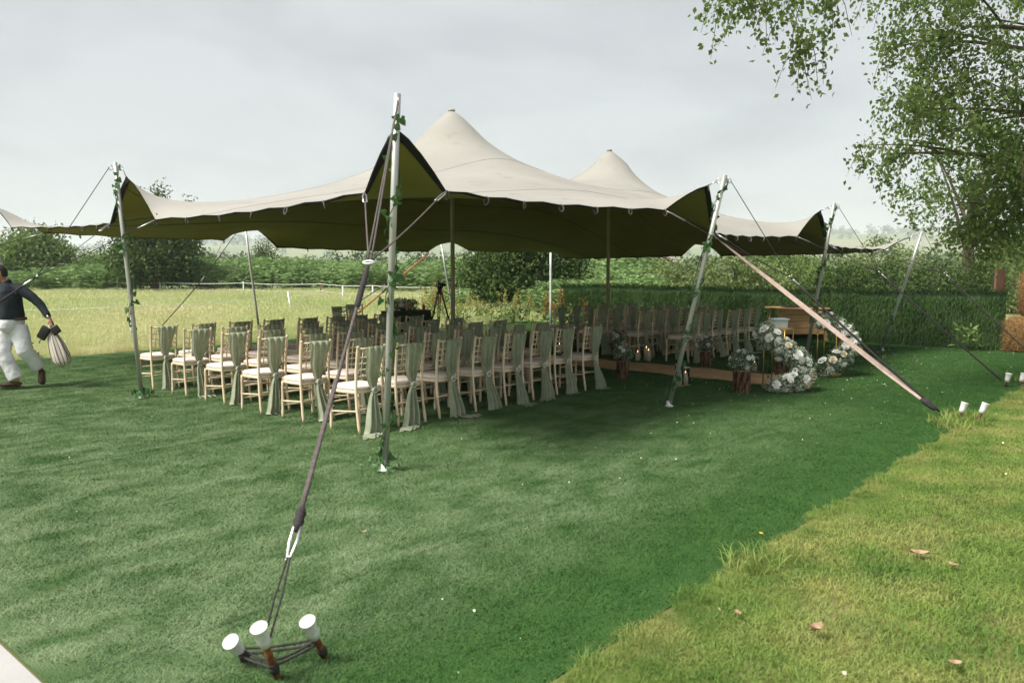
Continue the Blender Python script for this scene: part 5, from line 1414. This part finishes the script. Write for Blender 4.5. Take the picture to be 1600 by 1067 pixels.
# ================================================================== GREEN SCREENING, POST, STRAW
scr = thing('hedge_screen', 'low screening of bushy dark green artificial brush panels', 'fence', W(14.25, 2.2, 0), AZ)
bl = np.random.default_rng(9)
v0 = -3.42; npan = 12; pw = .98
for i in range(npan):
    y0 = v0 + i * pw - 2.2; hh = 1.24 + bl.uniform(-.02, .03)
    b = MB(); b.box((.02, y0 + pw / 2, hh / 2), (.03, pw - .008, hh - .04)); pn = b.build('panel', 'screen_back', scr, smooth=False)
    n = 5200; P = np.stack([np.full(n, -.0), y0 + bl.random(n) * pw, .05 + bl.random(n) ** .85 * (hh - .06)], 1)
    fold = .010 * np.sin(P[:, 1] * 11 + i * 1.7) + .009 * np.sin(P[:, 1] * 37 + 2.3 * i); P[:, 0] += fold - .01
    d = np.stack([-.22 - .35 * bl.random(n), bl.normal(size=n) * .22, -.95 + bl.normal(size=n) * .30], 1)
    top = P[:, 2] > hh - .10; d[top, 2] += 1.5
    v, f = leafmesh(P, bl.uniform(.07, .14, n), d, .085, .02, bl); stuff(npmesh('brush', v, f, 'screen_fuzz', pn))
pst = thing('timber_post', 'old brown timber post rising behind the screening end', 'post', (10.35, 16.95, 0), R(20))
b = MB(); b.box((0, 0, .86), (.25, .06, 1.72)); b.build('post_board', 'old_wood', pst, smooth=False)
b = MB(); b.box((0, -.038, 1.1), (.22, .014, .06)); b.build('cleat', 'old_wood', pst, smooth=False)
def bale(name, label, loc, dims, rz, seed, rnd_=.25):
    r = np.random.default_rng(seed); t = thing(name, label, 'straw bale', loc, rz); x, y, z = dims
    n = 26; b = MB(); vs = []; q = random.Random(seed)
    prof = [(.90, 0), (1.0, .06), (1.0, .5), (.99, .9), (.82, .985), (.4, 1.0), (.02, 1.0)]
    for k, h in prof:
        for i in range(n):
            a = 2 * PI * i / n; c_, s_ = math.cos(a), math.sin(a); e = rnd_ + .1; j = 1 + q.uniform(-.02, .02); vs.append((math.copysign(abs(c_) ** e, c_) * x / 2 * k * j, math.copysign(abs(s_) ** e, s_) * y / 2 * k * j, h * z))
    b.add(vs, [(i * n + k, i * n + (k + 1) % n, (i + 1) * n + (k + 1) % n, (i + 1) * n + k) for i in range(len(prof) - 1) for k in range(n)] + [tuple(range(n - 1, -1, -1))]); b.build('packed_straw', 'straw_core', t)
    m = 3800; a = r.random(m) * 2 * PI; c_, s_ = np.cos(a), np.sin(a); e = rnd_ + .1; hz = r.random(m); k = np.where(hz > .9, .99 - (hz - .9) * 1.7, 1.0)
    P = np.stack([np.sign(c_) * np.abs(c_) ** e * x / 2 * k, np.sign(s_) * np.abs(s_) ** e * y / 2 * k, hz * z], 1)
    m2 = 900; P2 = np.stack([r.uniform(-.42, .42, m2) * x, r.uniform(-.42, .42, m2) * y, np.full(m2, z)], 1); P = np.concatenate([P, P2])
    d = r.normal(size=P.shape); v, f = leafmesh(P, r.uniform(.05, .15, len(P)), d, .05, .0, r); v[:, 2] = np.maximum(v[:, 2], .004); stuff(npmesh('loose_straw', v, f, 'straw', t))
    for s in (-.25, .25):
        bb = MB(); bb.tube([(s * x, -y / 2 - .006, .02), (s * x, -y / 2 - .006, z * .95), (s * x, 0, z + .004), (s * x, y / 2 + .006, z * .95)], .005, 5); bb.build('twine', 'strap_orange', t)
bale('straw_bale', 'brown straw bale on the ground at the screening end', (11.08, 16.35, 0), (1.6, .75, .72), R(-38), 31)
bale('straw_bale', 'rounded straw bale stacked on top of the lower one', (11.42, 16.6, .725), (1.45, .8, 1.0), R(-38), 32, .75)

# small variegated plant in front of the screening
t = thing('small_shrub', 'small variegated shrub growing against the screening', 'shrub', W(13.75, -2.85, 0)); r = np.random.default_rng(15)
P = np.stack([r.normal(size=70) * .10, r.normal(size=70) * .10, r.uniform(.10, .52, 70)], 1); v, f = leafmesh(P, r.uniform(.09, .17, 70), r.normal(size=(70, 3)) + [0, 0, .3], .4, .1, r); stuff(npmesh('leaves', v, f, 'leaf_mid', t))
b = MB()
for i in range(6): b.tube([(rnd.uniform(-.04, .04), rnd.uniform(-.04, .04), -.02), (rnd.uniform(-.12, .12), rnd.uniform(-.12, .12), .42)], .006, 5)
b.build('stem', 'ivy_stem', t)
t = thing('small_shrub', 'small white-flowered weed clump on the lawn at the right', 'shrub', (5.35, 6.95, 0)); r = np.random.default_rng(16)
P = np.stack([r.normal(size=160) * .12, r.normal(size=160) * .09, r.uniform(.02, .12, 160)], 1); v, f = leafmesh(P, r.uniform(.03, .06, 160), None, .5, .1, r); stuff(npmesh('leaves', v, f, 'leaf_mid', t))
P = np.stack([r.normal(size=26) * .10, r.normal(size=26) * .07, r.uniform(.09, .14, 26)], 1); v, f = leafmesh(P, r.uniform(.015, .024, 26), None, .9, .2, r); npmesh('petals', v, f, 'petal', t)

# ---- fallen petals, dead leaves
r = np.random.default_rng(21); n = 1100
pu = np.r_[r.uniform(-3.5, 14, 420), r.normal(9.5, 2.6, 480), r.normal(6.7, 1.2, 200)]; pv = np.r_[r.uniform(-4.4, 9, 420), r.normal(-1.6, 1.6, 480), r.normal(-1.5, 1.4, 200)]
k = (pu < 13.9) & (pv > -4.45) & (pv < 10) & (pu > -3.9); pu, pv = pu[k], pv[k]; px_, py_ = site(pu, pv)
P = np.stack([px_, py_, np.full(len(px_), .034)], 1); d = r.normal(size=P.shape); d[:, 2] *= .25
v, f = leafmesh(P, r.uniform(.008, .021, len(P)), d, .8, .1, r); stuff(npmesh('scattered_petals', v, f, 'petal'))
px2 = r.uniform(1, 7, 90); py2 = r.uniform(3, 11, 90); dv3 = -(px2 + 1.61) * UY + (py2 - 8.22) * UX; k = dv3 < -4.7
P = np.stack([px2[k], py2[k], np.full(k.sum(), .05)], 1); d = r.normal(size=P.shape); d[:, 2] *= .3
v, f = leafmesh(P, r.uniform(.012, .028, len(P)), d, .8, .1, r); stuff(npmesh('lawn_daisies', v, f, 'petal'))
def dead_leaf(loc, s, rz, label, m='dead_leaf', curl=.25):
    b = MB(); vs = []; n = 7
    for j in range(n + 1):
        t_ = j / n; w_ = math.sin(PI * min(1, t_ * .97 + .03)) ** .8 * .34
        for i in (-1, -.5, 0, .5, 1): vs.append((i * w_ * s, (t_ - .5) * s, s * (curl * abs(i) * .5 + curl * (t_ - .5) ** 2 * 1.2)))
    b.add(vs, [(j * 5 + i, j * 5 + i + 1, j * 5 + i + 6, j * 5 + i + 5) for j in range(n) for i in range(4)]); t = thing('fallen_leaf', label, 'leaf', loc, rz)
    b.build('leaf_blade', m, t); b = MB(); b.tube([(0, -.5 * s, s * curl * .3), (0.02 * s, -.75 * s, s * .1)], .0018, 5); b.build('leaf_stalk', 'twig', t)
dead_leaf((2.42, 4.60, .045), .105, R(70), 'pale curled dry leaf on the sunny lawn'); dead_leaf((2.52, 4.42, .045), .06, R(20), 'slim dry leaf fragment beside the curled leaf')
dead_leaf((1.42, 3.58, .05), .085, R(120), 'crumpled dry leaf low on the lawn', curl=.5); dead_leaf((1.11, 3.78, .045), .05, R(10), 'small pale leaf on the lawn near the turf')
dead_leaf((1.90, 3.28, .045), .06, R(80), 'small dry leaf near the lawn corner'); dead_leaf((1.60, 4.98, .036), .035, R(30), 'bright yellow petal at the turf edge', 'yellow_petal', .4); dead_leaf((-.96, 5.02, .036), .045, R(100), 'brown leaf scrap on the open turf')

# ================================================================== THE MAN WITH THE BAG
def skin_mesh(V, Ed, Rd, root=0, sub=2):
    me = bpy.data.meshes.new('skel'); me.from_pydata([tuple(v) for v in V], Ed, []); me.update()
    o = bpy.data.objects.new('skel', me); COL.objects.link(o); o.modifiers.new('Skin', 'SKIN')
    sv = me.skin_vertices[0].data
    for i, r_ in enumerate(Rd):
        sv[i].radius = r_ if hasattr(r_, '__len__') else (r_, r_); sv[i].use_root = (i == root)
    s = o.modifiers.new('Sub', 'SUBSURF'); s.levels = sub; s.render_levels = sub
    dg = bpy.context.evaluated_depsgraph_get(); ev = o.evaluated_get(dg); m2 = bpy.data.meshes.new_from_object(ev)
    v = [tuple(p.co) for p in m2.vertices]; f = [tuple(p.vertices) for p in m2.polygons]
    bpy.data.objects.remove(o); bpy.data.meshes.remove(m2); return v, f
def person():
    t = thing('person', 'man in navy shirt and white trousers walking with a striped bag', 'person', (-7.27, 11.45, .03))
    # head frame: looks to the left of the lens
    F = Vector((-.93, -.36, -.05)).normalized(); S = Vector((0, 0, 1)).cross(F).normalized(); U_ = F.cross(S)
    hc = Vector((-.055, -.03, 1.635))
    bm = bmesh.new(); bmesh.ops.create_icosphere(bm, subdivisions=4, radius=1.0); hv = []; hf = [tuple(v.index for v in f.verts) for f in bm.faces]
    raw = []
    for v in bm.verts:
        f_, s_, u_ = v.co.x, v.co.y, v.co.z; raw.append((f_, s_, u_))
        jw = 1 - .26 * max(0, -u_ - .1) ** 1.1; x = f_ * .098; y = s_ * .076 * jw; z = u_ * .117
        if f_ > 0: x *= 1 - .10 * max(0, u_ - .3)
        nose = math.exp(-((s_ / .16) ** 2) - ((u_ + .12) / .16) ** 2) * max(0, f_); x += .026 * nose
        sock = (math.exp(-(((abs(s_) - .38) / .16) ** 2) - ((u_ - .08) / .10) ** 2)) * max(0, f_); x -= .010 * sock
        chin = math.exp(-((s_ / .35) ** 2) - ((u_ + .80) / .18) ** 2) * max(0, f_); x += .020 * chin
        lips = math.exp(-((s_ / .22) ** 2) - ((u_ + .42) / .05) ** 2) * max(0, f_); x += .007 * lips
        ear = math.exp(-((f_ + .05) / .14) ** 2 - ((u_ - .0) / .22) ** 2) * (1 if abs(s_) > .8 else 0); y += math.copysign(.014 * ear, s_)
        hv.append(F * x + S * y + U_ * z + hc)
    bm.free()
    SHL, ELL, WRL, KNL = Vector((.24, .02, 1.41)), Vector((.475, .03, 1.18)), Vector((.60, .0, 1.005)), Vector((.655, -.015, .915))
    SHR, ELR, WRR, KNR = Vector((-.21, .03, 1.41)), Vector((-.36, .02, 1.15)), Vector((-.28, -.10, .93)), Vector((-.26, -.13, .85))
    V = [(.06, 0, .95), (.05, 0, 1.18), (.03, .01, 1.36), (0, .01, 1.47), (-.03, -.01, 1.56), SHL, ELL, WRL, lerp(WRL, KNL, .5), SHR, ELR, WRR, lerp(WRR, KNR, .5),
         (-.04, 0, .88), (-.02, -.12, .50), (.15, -.10, .16), (.15, -.10, .08), (.16, .02, .88), (.245, -.03, .52), (.33, .15, .30), (.345, .16, .22)]
    Ed = [(0, 1), (1, 2), (2, 3), (3, 4), (2, 5), (5, 6), (6, 7), (7, 8), (2, 9), (9, 10), (10, 11), (11, 12), (0, 13), (13, 14), (14, 15), (15, 16), (0, 17), (17, 18), (18, 19), (19, 20)]
    Rd = [.12, .115, .12, .062, .058, .050, .036, .027, (.036, .022), .050, .036, .027, (.036, .022), .075, .05, .036, .040, .075, .05, .036, .040]
    def fingers(ib, wr, kn, side):
        d = (kn - wr).normalized(); out_ = d.cross(Vector((0, -1, 0))).normalized(); base = kn
        for k, (off, ln) in enumerate(((-.030, .068), (-.010, .076), (.010, .071), (.029, .056))):
            p0 = base + Vector((0, 1, 0)) * off * .9 + d * -.005; c = Vector((-side, 0, 0))
            p1 = p0 + d * ln * .45; p2 = p1 + (d * .3 + c * .8).normalized() * ln * .35; p3 = p2 + (c * .7 - d * .6).normalized() * ln * .3
            n = len(V); V.extend([p0, p1, p2, p3]); Ed.extend([(ib, n), (n, n + 1), (n + 1, n + 2), (n + 2, n + 3)]); Rd.extend([.0095, .0092, .0086, .0075])
        n = len(V); p0 = lerp(wr, kn, .55) + Vector((-side * .015, -.028, 0)); p1 = p0 + d * .035 + Vector((-side * .012, -.014, 0)); p2 = p1 + d * .03 + Vector((-side * .016, .008, 0))
        V.extend([p0, p1, p2]); Ed.extend([(ib, n), (n, n + 1), (n + 1, n + 2)]); Rd.extend([.011, .0105, .0085])
    fingers(8, WRL, KNL, 1); fingers(12, WRR, KNR, -1)
    bv, bf = skin_mesh(V, Ed, Rd, 0, 2)
    b = MB(); b.add(bv, bf); b.add(hv, hf); body = b.build('body', 'skin', t)
    rm = body.modifiers.new('join', 'REMESH'); rm.mode = 'VOXEL'; rm.voxel_size = .006; rm.use_smooth_shade = True
    # hair and beard: shells lifted off the head surface
    def shell(test, off, name):
        keep = [i for i, q in enumerate(raw) if test(*q)]; ks = set(keep); mp = {o_: i for i, o_ in enumerate(keep)}
        vs = []
        for i in keep:
            c = Vector(hv[i]) - hc; vs.append(hc + c * (1 + off) + Vector((0, 0, .004 * math.sin(i * 12.9))))
        fs = [tuple(mp[x] for x in f) for f in hf if all(x in ks for x in f)]
        b = MB(); b.add(vs, fs); o = b.build(name, 'hair', t); sd = o.modifiers.new('thick', 'SOLIDIFY'); sd.thickness = .012; sd.offset = -.6
    shell(lambda f, s, u: (u > .50 + .12 * max(0, f)) or (f < -.30 and u > -.42) or (f < .42 and u > .26), .055, 'hair')
    shell(lambda f, s, u: f > -.05 and u < -.30 and not (f > .8 and abs(u + .42) < .06 and abs(s) < .2), .035, 'beard')
    for s in (-1, 1):
        b = MB(); b.lathe([(.001, -.008), (.009, -.004), (.010, 0), (.008, .005), (.001, .007)], 10, hc + F * .087 + S * s * .030 + U_ * .012); b.build('eye', 'hair', t)
    # shirt
    def fuse(name, tubes, m, vox=.009, it=6):
        b = MB()
        for pts, rad, el in tubes:
            pts = [Vector(p) for p in pts]; n = 24; vs = []; up = None; P = []; Q = []
            for i in range(len(pts) - 1):
                for k in range(4): P.append(lerp(pts[i], pts[i + 1], k / 4)); Q.append(lerp(rad[i], rad[i + 1], k / 4))
            P.append(pts[-1]); Q.append(rad[-1]); rr = []
            b.tube(P, Q, n, ell=el)
        o = b.build(name, m, t); r_ = o.modifiers.new('fuse', 'REMESH'); r_.mode = 'VOXEL'; r_.voxel_size = vox; r_.use_smooth_shade = True
        sm = o.modifiers.new('soft', 'SMOOTH'); sm.factor = .5; sm.iterations = it
        tx = bpy.data.textures.new(name + '_folds', 'CLOUDS'); tx.noise_scale = .13
        d_ = o.modifiers.new('folds', 'DISPLACE'); d_.texture = tx; d_.strength = .018; d_.mid_level = .5
        return o
    nk = Vector((0, .01, 1.49))
    fuse('shirt', [([(.065, 0, .955), (.066, 0, 1.02), (.06, 0, 1.12), (.045, 0, 1.27), (.03, .01, 1.37), (.015, .01, 1.44), (0, .01, 1.505)], [.142, .150, .150, .150, .142, .112, .062], (1.0, 1.36)),
                   ([(-.19, .02, 1.395), (0, .01, 1.43), (.22, .02, 1.395)], [.075, .085, .075], None),
                   ([lerp(SHL, Vector((0, 0, 1.4)), .15), lerp(SHL, ELL, .5), ELL, lerp(ELL, WRL, .5), lerp(ELL, WRL, .90)], [.080, .070, .060, .053, .046], None),
                   ([lerp(SHR, Vector((0, 0, 1.4)), .15), lerp(SHR, ELR, .5), ELR, lerp(ELR, WRR, .5), lerp(ELR, WRR, .90)], [.080, .070, .060, .053, .046], None)], 'navy_cloth')
    b = MB(); cpts = [Vector((-.005, .005, 1.515)) + Vector((.078 * math.cos(a), .07 * math.sin(a), .012 * math.sin(a))) for a in np.linspace(-1.2, 4.4, 18)]; b.tube(cpts, [.010] + [.017] * 16 + [.010], 6, ell=(1.5, .6)); b.build('collar', 'navy_cloth', t)
    # trousers, belt, shoes, watch
    fuse('trousers', [([(.065, 0, .995), (.065, 0, .93), (.06, 0, .86), (.06, 0, .80)], [.143, .150, .150, .11], (1.0, 1.36)),
                      ([(-.03, -.005, .88), (-.035, -.05, .72), (-.015, -.12, .50), (.06, -.11, .32), (.14, -.10, .125)], [.115, .122, .108, .098, .100], None),
                      ([(.15, .01, .88), (.19, -.01, .72), (.245, -.03, .52), (.29, .06, .40), (.33, .145, .265)], [.118, .122, .106, .096, .098], None)], 'white_cloth')
    b = MB(); b.tube([(.065 + .199 * math.cos(a), .148 * math.sin(a), .985) for a in np.linspace(0, 2 * PI, 29)[:-1]], .013, 6, closed=True, ell=(1.5, .6)); bl_ = b.build('belt', 'brown_leather', t)
    b = MB(); b.box((-.02, -.150, .985), (.035, .01, .034)); b.build('buckle', 'steel', bl_, smooth=False)
    def shoe(h, toe, up):
        d = (toe - h); n = d.normalized(); b = MB(); pts = [h - n * .01, h + d * .12, h + d * .35, h + d * .6, h + d * .85, toe, toe + n * .01]
        b.tube([p + up * .012 for p in pts], [.018, .040, .043, .042, .040, .028, .008], 12, ell=(.85, 1.05)); s = b.build('shoe', 'brown_leather', t)
        b = MB(); b.tube([p - up * .026 for p in pts], [.012, .036, .034, .038, .040, .030, .008], 10, ell=(.3, 1.05)); b.build('sole', 'black_leather', s)
    shoe(Vector((.20, -.08, .043)), Vector((-.045, -.155, .035)), Vector((0, 0, 1)))
    shoe(Vector((.345, .20, .225)), Vector((.395, .085, .035)), Vector((0, -.85, .5)))
    wp = lerp(ELL, WRL, .97); wd_ = (WRL - ELL).normalized(); a1 = wd_.orthogonal().normalized(); a2 = wd_.cross(a1)
    b = MB(); b.tube([wp + (a1 * math.cos(a) + a2 * math.sin(a)) * .033 for a in np.linspace(0, 2 * PI, 17)[:-1]], .008, 6, closed=True); w_ = b.build('watch', 'black_leather', t)
    b = MB(); b.lathe([(.018, 0), (.020, .006), (.017, .010)], 14, wp + Vector((.01, -.036, .006)), Matrix.Rotation(PI / 2, 3, 'X')); b.build('watch_face', 'steel', w_)
    # striped bag in the hand
    K = KNL + Vector((-.01, -.01, -.03)) + t.location
    g = thing('striped_bag', 'cream canvas bag with dark stripes hanging from the hand', 'bag', K)
    b = MB(); n = 36; prof = [(.022, .01), (.030, -.03), (.065, -.12), (.105, -.26), (.128, -.42), (.13, -.52), (.105, -.575), (.05, -.60), (.005, -.605)]; vs = []; at = []
    for rr, z in prof:
        for k in range(n):
            a = 2 * PI * k / n; fo = 1 + .13 * math.sin(a * 7) * min(1, -z * 6 + .3) * (1 if z > -.45 else .3)
            vs.append((rr * fo * math.cos(a) + .17 * min(1, -z / .6) - .02, rr * fo * .62 * math.sin(a), z * .97 + .03 * math.cos(a) * -z)); at.append(k / n * 2 * 1.21 if k <= n / 2 else (1 - k / n) * 2 * 1.21)
    b.add(vs, [(i * n + k, (i + 1) * n + k, (i + 1) * n + (k + 1) % n, i * n + (k + 1) % n) for i in range(len(prof) - 1) for k in range(n)] + [tuple(range(n))]); o = b.build('sack', 'striped_canvas', g)
    av = o.data.attributes.new('stripe', 'FLOAT', 'POINT'); av.data.foreach_set('value', [x * 3 for x in at])
    b = MB(); b.tube([(-.01, -.02, -.01), (.0, -.015, .05), (.02, .0, .06), (.025, .02, .0)], .007, 6); b.build('drawstring', 'rope_grey', g)
    g = thing('black_pouch', 'black leather pouch held against the striped bag', 'pouch', K + Vector((-.03, -.02, 0)))
    b = MB(); b.box((-.055, -.03, -.10), (.13, .05, .20), Matrix.Rotation(.55, 3, 'Y')); pb = b.build('pouch_body', 'black_leather', g); bv_ = pb.modifiers.new('round', 'BEVEL'); bv_.width = .02; bv_.segments = 3
    b = MB(); b.box((.12, -.03, -.06), (.12, .04, .12), Matrix.Rotation(-.6, 3, 'Y')); pb = b.build('flap', 'black_leather', g); bv_ = pb.modifiers.new('round', 'BEVEL'); bv_.width = .015; bv_.segments = 3
    b = MB(); b.tube([(-.10, -.03, -.20), (-.13, -.03, -.23), (-.115, -.03, -.25)], .007, 6); b.build('strap', 'black_leather', g)
    K = KNR + Vector((0, -.01, -.03)) + t.location
    g = thing('black_backpack', 'black backpack hanging low from the man\'s other hand', 'backpack', K)
    b = MB(); b.box((.02, -.02, -.33), (.30, .18, .40)); pb = b.build('pack_body', 'black_leather', g); bv_ = pb.modifiers.new('round', 'BEVEL'); bv_.width = .07; bv_.segments = 4
    b = MB(); b.box((.02, -.125, -.40), (.20, .05, .20)); pb = b.build('pocket', 'black_leather', g); bv_ = pb.modifiers.new('round', 'BEVEL'); bv_.width = .02; bv_.segments = 3
    b = MB(); b.tube([(-.06, -.02, -.14), (-.02, -.01, .03), (.04, -.01, .03), (.09, -.02, -.14)], .011, 7); b.build('handle', 'black_leather', g)
    b = MB(); b.tube([(.14, -.05, -.45), (.20, -.06, -.58), (.18, -.06, -.70), (.205, -.06, -.77)], .010, 6, ell=(1.6, .6)); b.build('strap', 'black_leather', g)
person()

# ================================================================== HAZE
def haze():
    b = MB(); b.box((0, 1000, 66), (9000, 10600, 136)); o = b.build('haze', None, smooth=False)
    m = bpy.data.materials.new('haze'); m.use_nodes = True; t = m.node_tree
    for n in list(t.nodes):
        if n.type != 'OUTPUT_MATERIAL': t.nodes.remove(n)
    pv_ = N(t, 'ShaderNodeVolumePrincipled'); pv_.inputs['Color'].default_value = (.90, .95, 1.0, 1); pv_.inputs['Density'].default_value = .00042; pv_.inputs['Anisotropy'].default_value = .0
    t.links.new(pv_.outputs[0], [n for n in t.nodes if n.type == 'OUTPUT_MATERIAL'][0].inputs['Volume'])
    o.data.materials.append(m); return stuff(o)
haze()
